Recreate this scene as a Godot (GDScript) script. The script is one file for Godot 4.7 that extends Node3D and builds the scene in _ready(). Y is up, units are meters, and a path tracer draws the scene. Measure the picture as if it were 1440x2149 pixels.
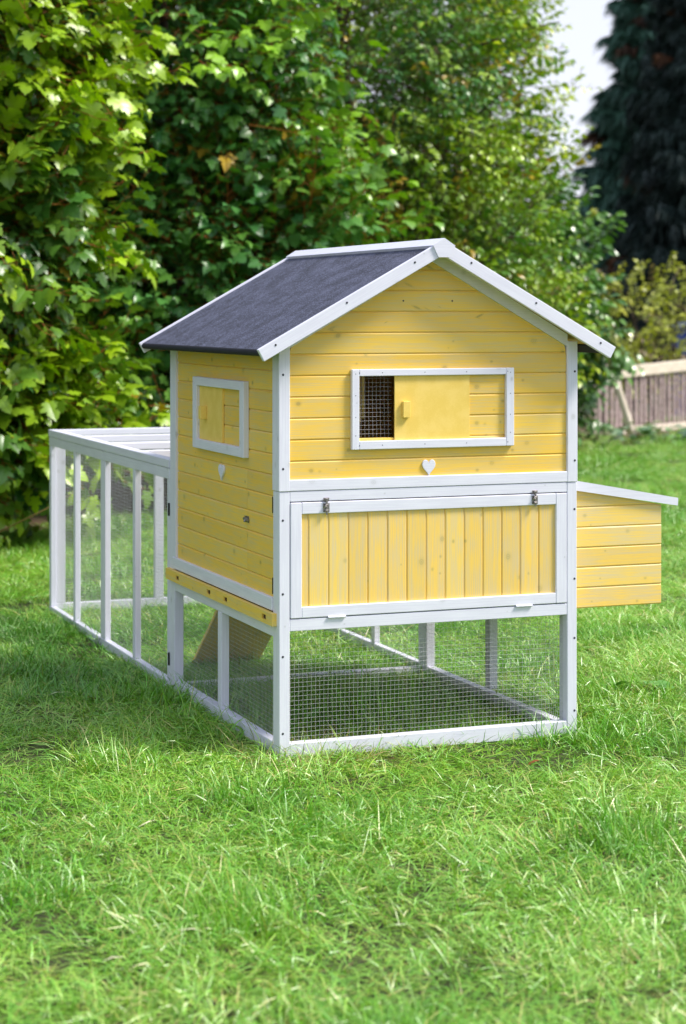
extends Node3D

# Metres, y up. The camera stands at x = z = 0 and looks along -z. The coop has axes of its own:
# x along its front, -z into its depth, y up, origin at the foot of its front left post.
const COOP_AT := Vector3(-0.2035, 0.0, -6.335)
const COOP_TURN := 0.36617
const GROUND := -0.03
const W := 1.064
const D := 1.256

var rng := RandomNumberGenerator.new()
var names := {}
var M := {}


# ---------------------------------------------------------------- mesh builder
class Mb:
	var v := PackedVector3Array()
	var n := PackedVector3Array()
	var uv := PackedVector2Array()
	var col := PackedColorArray()
	var colored := false
	var off := Vector2.ZERO

	func tri(a: Vector3, b: Vector3, c: Vector3, ua := Vector2.ZERO, ub := Vector2.ZERO, uc := Vector2.ZERO) -> void:
		# a, b, c counter-clockwise as seen from outside
		var m := (b - a).cross(c - a).normalized()
		v.append(a); v.append(c); v.append(b)
		n.append(m); n.append(m); n.append(m)
		uv.append(ua); uv.append(uc); uv.append(ub)

	func tri_out(a: Vector3, b: Vector3, c: Vector3, inner: Vector3, ua := Vector2.ZERO, ub := Vector2.ZERO, uc := Vector2.ZERO) -> void:
		if (b - a).cross(c - a).dot(a - inner) < 0.0:
			tri(a, c, b, ua, uc, ub)
		else:
			tri(a, b, c, ua, ub, uc)

	func quad_out(a: Vector3, b: Vector3, c: Vector3, d: Vector3, inner: Vector3, us: Array) -> void:
		tri_out(a, b, c, inner, us[0], us[1], us[2])
		tri_out(a, c, d, inner, us[0], us[2], us[3])

	func box(lo: Vector3, hi: Vector3, bevel := 0.002, turn := Transform3D.IDENTITY, grain := -1) -> void:
		var c := (lo + hi) / 2.0
		var h := (hi - lo) / 2.0
		var b: float = minf(bevel, minf(h.x, minf(h.y, h.z)) * 0.45)
		var g := grain
		if g < 0:
			g = 0 if h.x >= h.y and h.x >= h.z else (1 if h.y >= h.z else 2)
		var inner := turn * c
		for a in 3:
			for s in [-1.0, 1.0]:
				var e := (a + 1) % 3
				var f := (a + 2) % 3
				var ps := []
				var us := []
				for k in [[-1.0, -1.0], [1.0, -1.0], [1.0, 1.0], [-1.0, 1.0]]:
					var q := Vector3.ZERO
					q[a] = s * h[a]
					q[e] = k[0] * (h[e] - b)
					q[f] = k[1] * (h[f] - b)
					ps.append(turn * (c + q))
					us.append(Mb.grain_uv(c + q, a, g) + off)
				quad_out(ps[0], ps[1], ps[2], ps[3], inner, us)
		if b <= 0.0:
			return
		for a in 3: # the twelve bevelled edges, along axis a
			var e := (a + 1) % 3
			var f := (a + 2) % 3
			for s in [-1.0, 1.0]:
				for t in [-1.0, 1.0]:
					var ps := []
					var us := []
					for k in [[-1.0, 0], [1.0, 0], [1.0, 1], [-1.0, 1]]:
						var q := Vector3.ZERO
						q[a] = k[0] * (h[a] - b)
						q[e] = s * (h[e] - (b if k[1] == 0 else 0.0))
						q[f] = t * (h[f] - (0.0 if k[1] == 0 else b))
						ps.append(turn * (c + q))
						us.append(Mb.grain_uv(c + q, e, g) + off)
					quad_out(ps[0], ps[1], ps[2], ps[3], inner, us)
		for sx in [-1.0, 1.0]:
			for sy in [-1.0, 1.0]:
				for sz in [-1.0, 1.0]:
					var p0 := c + Vector3(sx * h.x, sy * (h.y - b), sz * (h.z - b))
					var p1 := c + Vector3(sx * (h.x - b), sy * h.y, sz * (h.z - b))
					var p2 := c + Vector3(sx * (h.x - b), sy * (h.y - b), sz * h.z)
					tri_out(turn * p0, turn * p1, turn * p2, inner)

	static func grain_uv(p: Vector3, face: int, g: int) -> Vector2:
		var rest := [0, 1, 2]
		rest.erase(face)
		var along: int = g if face != g else rest[0]
		rest.erase(along)
		var across: int = rest[0]
		return Vector2(p[along], p[across] * 4.0 + face * 0.37)

	# a flat outline in the x-y plane given depth along z, then moved by turn
	func slab(outline: PackedVector2Array, z0: float, z1: float, turn := Transform3D.IDENTITY, bevel := 0.0) -> void:
		var index := Geometry2D.triangulate_polygon(outline)
		var mid := Vector2.ZERO
		for p in outline:
			mid += p
		mid /= outline.size()
		var face := outline
		if bevel > 0.0:
			face = PackedVector2Array()
			for p in outline:
				face.append(p - (p - mid).normalized() * bevel)
		var zf := z1 - bevel
		for i in range(0, index.size(), 3):
			var a := face[index[i]]
			var b := face[index[i + 1]]
			var c := face[index[i + 2]]
			if (b - a).cross(c - a) < 0.0:
				var swap := b
				b = c
				c = swap
			tri(turn * Vector3(a.x, a.y, z1), turn * Vector3(b.x, b.y, z1), turn * Vector3(c.x, c.y, z1), Vector2(a.x, a.y * 4) + off, Vector2(b.x, b.y * 4) + off, Vector2(c.x, c.y * 4) + off)
			a = outline[index[i]]
			b = outline[index[i + 1]]
			c = outline[index[i + 2]]
			if (b - a).cross(c - a) < 0.0:
				var swap2 := b
				b = c
				c = swap2
			tri(turn * Vector3(a.x, a.y, z0), turn * Vector3(c.x, c.y, z0), turn * Vector3(b.x, b.y, z0), Vector2(a.x, a.y * 4), Vector2(c.x, c.y * 4), Vector2(b.x, b.y * 4))
		var turned := 0.0
		for i in outline.size():
			turned += outline[i].cross(outline[(i + 1) % outline.size()])
		for i in outline.size():
			var i2 := (i + 1) % outline.size()
			for ring in ([[outline, z0, outline, zf], [outline, zf, face, z1]] if bevel > 0.0 else [[outline, z0, outline, z1]]):
				var a := Vector3(ring[0][i].x, ring[0][i].y, ring[1])
				var b := Vector3(ring[0][i2].x, ring[0][i2].y, ring[1])
				var c := Vector3(ring[2][i2].x, ring[2][i2].y, ring[3])
				var d := Vector3(ring[2][i].x, ring[2][i].y, ring[3])
				var l := (b - a).length()
				var us := [off, off + Vector2(l, 0), off + Vector2(l, (c - b).length() * 4), off + Vector2(0, (c - b).length() * 4)]
				if turned > 0.0:
					tri(turn * a, turn * b, turn * c, us[0], us[1], us[2])
					tri(turn * a, turn * c, turn * d, us[0], us[2], us[3])
				else:
					tri(turn * a, turn * c, turn * b, us[0], us[2], us[1])
					tri(turn * a, turn * d, turn * c, us[0], us[3], us[2])

	func tube(path: Array, radii: Array, sides := 5, closed := true) -> void:
		var rings := []
		for i in path.size():
			var d: Vector3 = (path[mini(i + 1, path.size() - 1)] - path[maxi(i - 1, 0)]).normalized()
			var e := d.cross(Vector3.UP if absf(d.y) < 0.9 else Vector3.RIGHT).normalized()
			var f := d.cross(e).normalized()
			var ring := []
			for k in sides:
				var a := TAU * k / sides
				ring.append([path[i] + (e * cos(a) + f * sin(a)) * radii[i], e * cos(a) + f * sin(a)])
			rings.append(ring)
		var run := 0.0
		for i in path.size() - 1:
			var l: float = (path[i + 1] - path[i]).length()
			for k in sides:
				var k2 := (k + 1) % sides
				var quad := [rings[i][k], rings[i][k2], rings[i + 1][k2], rings[i + 1][k]]
				var us := [Vector2(run, float(k) / sides), Vector2(run, float(k + 1) / sides), Vector2(run + l, float(k + 1) / sides), Vector2(run + l, float(k) / sides)]
				for j in ([0, 2, 1, 0, 3, 2]):
					v.append(quad[j][0]); n.append(quad[j][1]); uv.append(us[j])
			run += l
		if closed:
			for end in [0, path.size() - 1]:
				var back: Vector3 = path[1] if end == 0 else path[end - 1]
				for k in range(1, sides - 1):
					tri_out(rings[end][0][0], rings[end][k][0], rings[end][k + 1][0], back)

	func mesh() -> ArrayMesh:
		var arrays := []
		arrays.resize(Mesh.ARRAY_MAX)
		arrays[Mesh.ARRAY_VERTEX] = v
		arrays[Mesh.ARRAY_NORMAL] = n
		arrays[Mesh.ARRAY_TEX_UV] = uv
		if colored:
			arrays[Mesh.ARRAY_COLOR] = col
		var m := ArrayMesh.new()
		m.add_surface_from_arrays(Mesh.PRIMITIVE_TRIANGLES, arrays)
		return m


# ---------------------------------------------------------------- naming
func named(node: Node, called: String, parent: Node) -> void:
	var key := str(parent.get_instance_id()) + called
	var count: int = names.get(key, 0)
	names[key] = count + 1
	node.name = called if count == 0 else "%s_%03d" % [called, count]
	parent.add_child(node, true)


func part(called: String, b: Mb, mat: Material, parent: Node) -> MeshInstance3D:
	var o := MeshInstance3D.new()
	o.mesh = b.mesh()
	o.material_override = mat
	named(o, called, parent)
	return o


func thing(called: String, label: String, category: String, at := Vector3.ZERO, turn := 0.0, group := "") -> Node3D:
	var o := Node3D.new()
	named(o, called, self)
	o.position = at
	o.rotation.y = turn
	tag(o, label, category, group)
	return o


func group_part(called: String, parent: Node) -> Node3D:
	var o := Node3D.new()
	named(o, called, parent)
	return o


func tag(o: Node, label: String, category: String, group := "") -> void:
	o.set_meta("label", label)
	o.set_meta("category", category)
	if group:
		o.set_meta("group", group)


func bar(called: String, parent: Node, mat: Material, lo: Vector3, hi: Vector3, bevel := 0.002) -> MeshInstance3D:
	var b := Mb.new()
	b.off = Vector2(rng.randf() * 3.0, rng.randf() * 3.0)
	b.box(lo, hi, bevel)
	return part(called, b, mat, parent)


# ---------------------------------------------------------------- textures and materials
func to_byte(x: float) -> int:
	return clampi(int(x * 255.0 + 0.5), 0, 255)


func wood_texture(base: Color, streak: Color, knot: Color, strength: float, knots: int, seed_value: int) -> ImageTexture:
	var w := 1024
	var h := 512
	var fine := FastNoiseLite.new()
	fine.seed = seed_value
	fine.noise_type = FastNoiseLite.TYPE_SIMPLEX_SMOOTH
	fine.frequency = 0.01
	fine.fractal_octaves = 3
	var wide := FastNoiseLite.new()
	wide.seed = seed_value + 5
	wide.frequency = 0.006
	wide.fractal_octaves = 2
	var r := RandomNumberGenerator.new()
	r.seed = seed_value
	var spots := []
	for i in knots:
		spots.append([r.randf() * w, r.randf() * h, lerpf(4.0, 19.0, pow(r.randf(), 1.7)), r.randf_range(0.35, 0.95)])
	var data := PackedByteArray()
	data.resize(w * h * 3)
	var mask := PackedFloat32Array()
	mask.resize(w * h)
	for s in spots:
		var reach := int(s[2] * 3.5)
		for dy in range(-reach, reach + 1):
			for dx in range(-reach, reach + 1):
				var d: float = sqrt(dx * dx * 2.6 + dy * dy) / s[2] # the picture covers 1 m by 0.25 m
				if d < 3.5:
					var k: float = exp(-d * d * 0.9) * (0.72 + 0.28 * cos(d * 9.0)) + 0.20 * exp(-d * 1.0) * (0.5 + 0.5 * cos(d * 7.0))
					var at: int = posmod(int(s[1]) + dy, h) * w + posmod(int(s[0]) + dx, w)
					mask[at] = maxf(mask[at], k * s[3])
	var i := 0
	for y in h:
		for x in w:
			# the noise is folded at the edges so that the picture repeats without a seam
			var fx: float = minf(x, w - x)
			var g := fine.get_noise_2d(fx * 0.35, y * 9.0)
			var p := wide.get_noise_2d(fx * 0.9, y * 1.6)
			var t := clampf(0.5 + g * 0.9 + p * 0.5, 0.0, 1.0)
			t = t * t * (3.0 - 2.0 * t) * strength
			var c := base.lerp(streak, t).lerp(knot, clampf(mask[y * w + x], 0.0, 1.0))
			data[i] = to_byte(c.r)
			data[i + 1] = to_byte(c.g)
			data[i + 2] = to_byte(c.b)
			i += 3
	return ImageTexture.create_from_image(Image.create_from_data(w, h, false, Image.FORMAT_RGB8, data))


func speckle_texture(dark: Color, pale: Color, side: int, share: float, seed_value: int, cloud: float) -> ImageTexture:
	var r := RandomNumberGenerator.new()
	r.seed = seed_value
	var noise := FastNoiseLite.new()
	noise.seed = seed_value
	noise.frequency = 0.02
	var data := PackedByteArray()
	data.resize(side * side * 3)
	for i in side * side:
		var x := i % side
		var y := i / side
		var t := r.randf()
		t = t * 0.5 if t > share else 0.55 + r.randf() * 0.45
		t += noise.get_noise_2d(minf(x, side - x), minf(y, side - y)) * cloud
		var c := dark.lerp(pale, clampf(t, 0.0, 1.0))
		data[i * 3] = to_byte(c.r)
		data[i * 3 + 1] = to_byte(c.g)
		data[i * 3 + 2] = to_byte(c.b)
	return ImageTexture.create_from_image(Image.create_from_data(side, side, false, Image.FORMAT_RGB8, data))


func plain(c: Color, rough: float, metal := 0.0) -> StandardMaterial3D:
	var m := StandardMaterial3D.new()
	m.albedo_color = c
	m.roughness = rough
	m.metallic = metal
	return m


func textured(t: Texture2D, rough: float, scale := Vector3.ONE) -> StandardMaterial3D:
	var m := StandardMaterial3D.new()
	m.albedo_texture = t
	m.roughness = rough
	m.uv1_scale = scale
	return m


func foliage_material(back: Color, rough := 0.42, specular := 0.5) -> StandardMaterial3D:
	var m := StandardMaterial3D.new()
	m.vertex_color_use_as_albedo = true
	m.roughness = rough
	m.metallic_specular = specular
	m.backlight_enabled = true
	m.backlight = back
	m.cull_mode = BaseMaterial3D.CULL_DISABLED
	return m


func make_materials() -> void:
	M.yellow = textured(wood_texture(Color(0.972, 0.803, 0.325), Color(0.900, 0.790, 0.500), Color(0.62, 0.56, 0.34), 0.9, 17, 11), 0.55)
	M.yellow_pale = textured(wood_texture(Color(0.975, 0.822, 0.400), Color(0.890, 0.798, 0.580), Color(0.68, 0.63, 0.42), 0.95, 16, 13), 0.55)
	M.yellow_plain = textured(speckle_texture(Color(0.940, 0.800, 0.380), Color(0.970, 0.835, 0.450), 256, 0.3, 3, 1.3), 0.6, Vector3(2, 0.5, 1))
	M.white = textured(wood_texture(Color(0.900, 0.898, 0.948), Color(0.850, 0.848, 0.905), Color(0.70, 0.70, 0.72), 0.6, 10, 23), 0.5)
	M.raw = textured(wood_texture(Color(0.62, 0.47, 0.30), Color(0.50, 0.36, 0.22), Color(0.3, 0.2, 0.12), 0.8, 8, 31), 0.7)
	M.felt = textured(speckle_texture(Color(0.10, 0.105, 0.15), Color(0.50, 0.515, 0.62), 512, 0.25, 7, 0.25), 0.9, Vector3(0.8, 0.2, 1))
	M.felt.heightmap_enabled = true
	M.felt.heightmap_texture = M.felt.albedo_texture
	M.felt.heightmap_scale = 0.12
	M.felt_edge = plain(Color(0.13, 0.13, 0.16), 0.95)
	M.wire = plain(Color(0.78, 0.78, 0.80), 0.45, 0.1)
	M.zinc = plain(Color(0.62, 0.60, 0.60), 0.32, 0.85)
	M.dark_iron = plain(Color(0.10, 0.095, 0.10), 0.5, 0.5)
	M.screw = plain(Color(0.22, 0.22, 0.26), 0.5, 0.4)
	M.hole = plain(Color(0.30, 0.18, 0.06), 0.9)
	M.bark = textured(wood_texture(Color(0.34, 0.29, 0.24), Color(0.22, 0.18, 0.15), Color(0.12, 0.10, 0.09), 0.9, 12, 41), 0.9)
	M.twig = plain(Color(0.62, 0.36, 0.14), 0.55)
	M.twig_brown = plain(Color(0.36, 0.26, 0.17), 0.6)
	M.twig_green = plain(Color(0.42, 0.40, 0.20), 0.6)
	M.soil = textured(speckle_texture(Color(0.22, 0.17, 0.11), Color(0.52, 0.42, 0.30), 512, 0.25, 17, 0.7), 0.95, Vector3(1.2, 1.2, 1))
	M.turf = textured(speckle_texture(Color(0.15, 0.17, 0.07), Color(0.30, 0.32, 0.13), 512, 0.25, 19, 0.7), 0.95, Vector3(1.5, 1.5, 1))
	M.pale_wood = textured(wood_texture(Color(0.92, 0.87, 0.80), Color(0.80, 0.73, 0.65), Color(0.5, 0.4, 0.32), 0.7, 12, 51), 0.7)
	M.grey_wood = textured(wood_texture(Color(0.74, 0.66, 0.65), Color(0.54, 0.47, 0.46), Color(0.25, 0.2, 0.19), 0.9, 10, 61), 0.85)
	M.dead_stick = plain(Color(0.58, 0.46, 0.26), 0.8)
	M.straw = plain(Color(0.90, 0.87, 0.72), 0.6)
	M.dead_leaf = plain(Color(0.52, 0.27, 0.14), 0.7)
	M.blue = plain(Color(0.16, 0.27, 0.62), 0.4)
	M.blue_pale = plain(Color(0.62, 0.66, 0.82), 0.45)
	M.grass = foliage_material(Color(0.60, 0.66, 0.14), 0.38, 0.75)
	M.maple = foliage_material(Color(0.62, 0.66, 0.10), 0.32, 0.55)
	M.glossy = foliage_material(Color(0.34, 0.40, 0.10), 0.30, 0.7)
	M.needle = foliage_material(Color(0.06, 0.08, 0.04), 0.55, 0.4)


# ---------------------------------------------------------------- the coop: boards and panels
# One weatherboard: x along its length, y across it, z outward. The lower end runs x0..x1, the upper end t0..t1.
func board_into(b: Mb, x0: float, x1: float, t0: float, t1: float, h: float, thick: float, turn: Transform3D) -> void:
	var g := 0.0012
	var e := 0.0042
	var zr := thick - 0.0045
	var prof := [Vector2(0, 0), Vector2(0, zr), Vector2(g, zr), Vector2(g, thick - e * 0.7), Vector2(g + e * 0.7, thick), Vector2(h - e, thick), Vector2(h, thick - e * 0.8), Vector2(h, 0)]
	var left := []
	var right := []
	for p in prof:
		var f: float = p.x / h
		left.append(turn * Vector3(lerpf(x0, t0, f), p.x, p.y))
		right.append(turn * Vector3(lerpf(x1, t1, f), p.x, p.y))
	var inner := turn * Vector3((x0 + x1) / 2, h / 2, thick * 0.4)
	var run := 0.0
	for i in prof.size():
		var j := (i + 1) % prof.size()
		var l: float = (prof[j] - prof[i]).length()
		b.quad_out(left[i], right[i], right[j], left[j], inner, [b.off + Vector2(x0, run * 4), b.off + Vector2(x1, run * 4), b.off + Vector2(x1, (run + l) * 4), b.off + Vector2(x0, (run + l) * 4)])
		run += l
	for side in [left, right]:
		for k in range(1, 7):
			b.tri_out(side[7], side[7 - k], side[(7 - k - 1 + 8) % 8], inner)


func shade_of(mat: Material) -> Material:
	# boards differ a little in tone from one to the next
	if not M.has(mat):
		var list := []
		for c in [Color(1, 1, 1), Color(0.985, 0.97, 0.93), Color(1.0, 0.985, 0.97), Color(0.97, 0.96, 0.96)]:
			var m: StandardMaterial3D = mat.duplicate()
			m.albedo_color = c
			list.append(m)
		M[mat] = list
	return M[mat][rng.randi() % 4]


func board(parent: Node, mat: Material, x0: float, x1: float, t0: float, t1: float, h: float, thick: float, turn: Transform3D) -> void:
	var b := Mb.new()
	b.off = Vector2(rng.randf() * 5.0, rng.randf() * 5.0)
	var wob := Transform3D(Basis.IDENTITY, Vector3(0, 0, rng.randf_range(-0.0006, 0.0006)))
	board_into(b, x0, x1, t0, t1, h, thick, turn * wob)
	part("board", b, shade_of(mat), parent)


# Rows of boards on a wall. wall.x_at(y) limits are given by left/right functions; holes are Rect2 (x, y); splits are [x, below_y].
func board_rows(parent: Node, mat: Material, turn: Transform3D, y0: float, pitch: float, rows: int, ends: Callable, holes: Array, splits: Array, last_top := 0.0) -> void:
	for k in rows:
		var y := y0 + k * pitch
		var top := y + pitch if k < rows - 1 or last_top == 0.0 else last_top
		var lo: Vector2 = ends.call(y)
		var hi: Vector2 = ends.call(top)
		var pieces := [[lo.x, lo.y, hi.x, hi.y]]
		for s in splits:
			if y < s[1]:
				var more := []
				for p in pieces:
					if s[0] > p[0] + 0.01 and s[0] < p[1] - 0.01:
						more.append([p[0], s[0] - 0.0006, p[2], s[0] - 0.0006])
						more.append([s[0] + 0.0006, p[1], s[0] + 0.0006, p[3]])
					else:
						more.append(p)
				pieces = more
		for r: Rect2 in holes:
			var mid := (y + top) / 2.0
			if mid > r.position.y and mid < r.end.y:
				var more := []
				for p in pieces:
					more.append([p[0], r.position.x, p[2], r.position.x])
					more.append([r.end.x, p[1], r.end.x, p[3]])
				pieces = more
		for p in pieces:
			if p[1] - p[0] > 0.012:
				board(parent, mat, p[0], p[1], p[2], p[3], top - y, 0.014, turn * Transform3D(Basis.IDENTITY, Vector3(0, y, 0)))


# Welded wire mesh in the x-y plane of turn
func wire_panel(parent: Node, x0: float, x1: float, y0: float, y1: float, turn: Transform3D, step := 0.0145, thick := 0.00037) -> void:
	var b := Mb.new()
	var sag := FastNoiseLite.new()
	sag.seed = rng.randi() % 1000
	sag.frequency = 2.2
	var nx := int((x1 - x0) / step)
	var ny := int((y1 - y0) / step)
	for i in range(1, nx + 1):
		var x := x0 + i * step
		var path := []
		var cuts := maxi(3, int((y1 - y0) / 0.12))
		for k in cuts + 1:
			var y := lerpf(y0, y1, float(k) / cuts)
			path.append(turn * Vector3(x + sag.get_noise_3d(x, y, 3.0) * 0.004, y, sag.get_noise_2d(x * 0.7, y * 0.7) * 0.007))
		b.tube(path, Mb_fill(thick, path.size()), 4, false)
	for i in range(1, ny + 1):
		var y := y0 + i * step
		var path := []
		var cuts := maxi(3, int((x1 - x0) / 0.10))
		for k in cuts + 1:
			var x := lerpf(x0, x1, float(k) / cuts)
			path.append(turn * Vector3(x, y + sag.get_noise_3d(x, y, 9.0) * 0.004, sag.get_noise_2d(x * 0.7, y * 0.7) * 0.007 + thick * 1.6))
		b.tube(path, Mb_fill(thick, path.size()), 4, false)
	part("wire_mesh", b, M.wire, parent)


func Mb_fill(x: float, count: int) -> Array:
	var a := []
	a.resize(count)
	a.fill(x)
	return a


func heart_outline(width: float, height: float) -> PackedVector2Array:
	var pts := PackedVector2Array()
	for i in 28:
		var a := TAU * i / 28.0
		var x := 16.0 * pow(sin(a), 3.0)
		var y := 13.0 * cos(a) - 5.0 * cos(2 * a) - 2.0 * cos(3 * a) - cos(4 * a)
		pts.append(Vector2(x / 32.0 * width, (y + 2.5) / 29.0 * height))
	return pts


func bolt(parent: Node, turn: Transform3D) -> void:
	# a small barrel latch: two plates, the bolt between them and its knob
	var holder := group_part("latch", parent)
	var b := Mb.new()
	b.box(Vector3(-0.011, 0.004, 0), Vector3(0.011, 0.032, 0.0016), 0.0004, turn)
	part("latch_plate", b, M.zinc, holder)
	b = Mb.new()
	b.box(Vector3(-0.010, 0.0385, 0), Vector3(0.010, 0.050, 0.0016), 0.0004, turn)
	b.box(Vector3(-0.005, 0.041, 0.0016), Vector3(0.005, 0.0485, 0.0075), 0.001, turn)
	part("keeper", b, M.zinc, holder)
	b = Mb.new()
	b.tube([turn * Vector3(0, -0.004, 0.0055), turn * Vector3(0, 0.047, 0.0055)], [0.0032, 0.0032], 8)
	b.tube([turn * Vector3(0, 0.024, 0.0055), turn * Vector3(-0.008, 0.022, 0.0115)], [0.003, 0.0036], 7)
	for y in [0.009, 0.027]:
		b.box(Vector3(-0.0055, y - 0.003, 0.0016), Vector3(0.0055, y + 0.003, 0.0095), 0.0015, turn)
	part("bolt", b, M.zinc, holder)
	b = Mb.new()
	for x in [-0.0085, 0.0085]:
		for y in [0.007, 0.029]:
			b.tube([turn * Vector3(x, y, 0.001), turn * Vector3(x, y, 0.0026)], [0.0014, 0.0014], 6)
	part("rivet", b, M.dark_iron, holder)


func leaf_hinge(parent: Node, mat: Material, turn: Transform3D, half := 0.03) -> void:
	var b := Mb.new()
	b.tube([turn * Vector3(-half, 0, 0.002), turn * Vector3(half, 0, 0.002)], [0.0035, 0.0035], 8)
	b.box(Vector3(-half, -0.004, -0.001), Vector3(half, 0.004, 0.001), 0.0003, turn)
	part("hinge", b, mat, parent)


func build_coop() -> void:
	var c := thing("chicken_coop", "yellow and white wooden chicken coop with a gabled felt roof, raised on a wire-mesh base", "chicken coop", COOP_AT, COOP_TURN)
	var y: Material = M.yellow
	var w: Material = M.white
	# frame: z is minus the depth
	for x in [0.0, W - 0.036]:
		bar("post", c, w, Vector3(x, GROUND - 0.01, -0.06), Vector3(x + 0.036, 0.8255, 0.0))
		bar("post", c, w, Vector3(x - (0.002 if x == 0.0 else 0.0), 0.827, -0.062), Vector3(x + 0.036 + (0.0 if x == 0.0 else 0.002), 1.302, 0.0025))
		bar("post", c, w, Vector3(x, GROUND - 0.01, -D), Vector3(x + 0.036, 1.302, -D + 0.06))
	bar("post", c, w, Vector3(0.001, 0.0185, -0.657), Vector3(0.031, 0.3555, -0.618))
	bar("post", c, w, Vector3(W - 0.034, 0.0185, -0.657), Vector3(W - 0.001, 0.3795, -0.618))
	# front rails
	bar("rail", c, w, Vector3(0.0365, -0.028, -0.036), Vector3(W - 0.0365, 0.0215, -0.001))
	bar("rail", c, w, Vector3(0.0365, 0.3795, -0.040), Vector3(W - 0.0365, 0.4175, -0.0008))
	bar("rail", c, w, Vector3(0.0365, 0.7935, -0.040), Vector3(W - 0.0365, 0.8262, -0.0008))
	bar("rail", c, w, Vector3(0.0345, 0.8275, -0.042), Vector3(W - 0.0345, 0.8635, 0.0012))
	# side rails
	bar("rail", c, w, Vector3(0.0012, -0.028, -1.1955), Vector3(0.034, 0.018, -0.0605))
	bar("rail", c, w, Vector3(0.0012, 0.356, -1.1955), Vector3(0.032, 0.3952, -0.0605))
	bar("rail", c, w, Vector3(-0.004, 0.4395, -1.215), Vector3(0.030, 0.4815, -0.0625))
	bar("rail", c, w, Vector3(W - 0.036, -0.034, -1.1955), Vector3(W - 0.0012, 0.006, -0.0605))
	bar("rail", c, w, Vector3(W - 0.036, 0.380, -1.1955), Vector3(W - 0.0012, 0.4175, -0.0605))
	bar("rail", c, w, Vector3(0.0365, -0.028, -D + 0.001), Vector3(W - 0.0365, 0.002, -D + 0.036))
	bar("rail", c, w, Vector3(0.0365, 0.380, -D + 0.001), Vector3(W - 0.0365, 0.4175, -D + 0.036))
	bar("floor_panel", c, M.raw, Vector3(0.037, 0.397, -D + 0.038), Vector3(W - 0.037, 0.4125, -0.042), 0.001)

	# front gable wall
	var slope := 0.5685
	var wall := group_part("gable_wall", c)
	var front := Transform3D(Basis.IDENTITY, Vector3(0, 0, -0.0215))
	var gable := func(yy: float) -> Vector2:
		var half: float = clampf((1.604 - yy) / slope, 0.0, 0.495)
		return Vector2(0.532 - half, 0.532 + half)
	board_rows(wall, y, front, 0.853, 0.0685, 11, gable, [Rect2(0.262, 0.97, 0.148, 0.225)], [])
	# the gable's white trim under the roof
	for s in [-1.0, 1.0]:
		var o := PackedVector2Array()
		for p in [[0.0004, 0.0], [0.4965, 0.0], [0.4965, 0.0405], [0.0004, 0.0405]]:
			o.append(Vector2(0.532 + s * p[0], 1.567 - slope * p[0] + p[1]))
		var b := Mb.new()
		b.off = Vector2(rng.randf(), rng.randf())
		b.slab(o, -0.03, 0.0005)
		part("gable_trim", b, w, c)

	# front window
	var win := group_part("window", c)
	bar("window_frame", win, w, Vector3(0.246, 0.955, -0.0074), Vector3(0.272, 1.215, 0.0085))
	bar("window_frame", win, w, Vector3(0.797, 0.955, -0.0074), Vector3(0.826, 1.215, 0.0085))
	bar("window_frame", win, w, Vector3(0.2722, 1.1925, -0.0074), Vector3(0.7968, 1.215, 0.0083))
	bar("window_frame", win, w, Vector3(0.2722, 0.955, -0.0074), Vector3(0.7968, 0.9825, 0.0083))
	var pane := bar("sliding_panel", win, M.yellow_plain, Vector3(0.399, 0.9828, -0.0072), Vector3(0.667, 1.1922, -0.0015), 0.0005)
	pane.set_meta("label", "smooth yellow sliding panel of the front window")
	bar("handle", win, M.yellow_plain, Vector3(0.424, 1.056, -0.0012), Vector3(0.449, 1.109, 0.0125), 0.001)
	wire_panel(win, 0.262, 0.398, 0.975, 1.196, Transform3D(Basis.IDENTITY, Vector3(0, 0, -0.026)), 0.0138)
	bar("sill", win, y, Vector3(0.2725, 0.9828, -0.022), Vector3(0.398, 0.991, -0.0078), 0.001)
	# hearts
	var b1 := Mb.new()
	b1.slab(heart_outline(0.047, 0.054), 0.0, 0.006, Transform3D(Basis.IDENTITY, Vector3(0.521, 0.889, -0.0074)), 0.0012)
	b1.tube([Vector3(0.511, 0.899, -0.0016), Vector3(0.511, 0.899, -0.0010)], [0.0012, 0.0012], 6)
	b1.tube([Vector3(0.531, 0.899, -0.0016), Vector3(0.531, 0.899, -0.0010)], [0.0012, 0.0012], 6)
	part("heart", b1, w, c).set_meta("label", "small white wooden heart under the front window")

	# front flap with upright boards
	var flap := group_part("front_flap", c)
	flap.set_meta("label", "front flap with upright yellow boards in a white frame")
	bar("stile", flap, w, Vector3(0.0385, 0.4205, -0.024), Vector3(0.0765, 0.7905, 0.0018))
	bar("stile", flap, w, Vector3(0.9855, 0.4205, -0.024), Vector3(W - 0.0385, 0.7905, 0.0018))
	bar("flap_rail", flap, w, Vector3(0.0769, 0.7530, -0.024), Vector3(0.9851, 0.7905, 0.0014))
	bar("flap_rail", flap, w, Vector3(0.0769, 0.4205, -0.024), Vector3(0.9851, 0.4555, 0.0014))
	var upright := Basis(Vector3(0, 1, 0), Vector3(-1, 0, 0), Vector3(0, 0, 1)) # x runs up, y runs to the left
	var right := 0.9925
	for k in 14:
		var width := 0.0685
		if k == 13:
			width = right - 0.070
		board(flap, M.yellow_pale, 0.450, 0.758, 0.450, 0.758, width, 0.013, Transform3D(upright, Vector3(right, 0, -0.0200)))
		right -= width
	for x in [0.1595, 0.905]:
		bolt(flap, Transform3D(Basis.IDENTITY, Vector3(x, 0.7535, 0.0016)))
	for x in [0.1955, 0.865]:
		leaf_hinge(flap, M.white, Transform3D(Basis.IDENTITY, Vector3(x, 0.4185, 0.002)))

	# left side wall: x of the board frame runs along +z, so x = -depth
	var side := group_part("side_wall", c)
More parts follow.
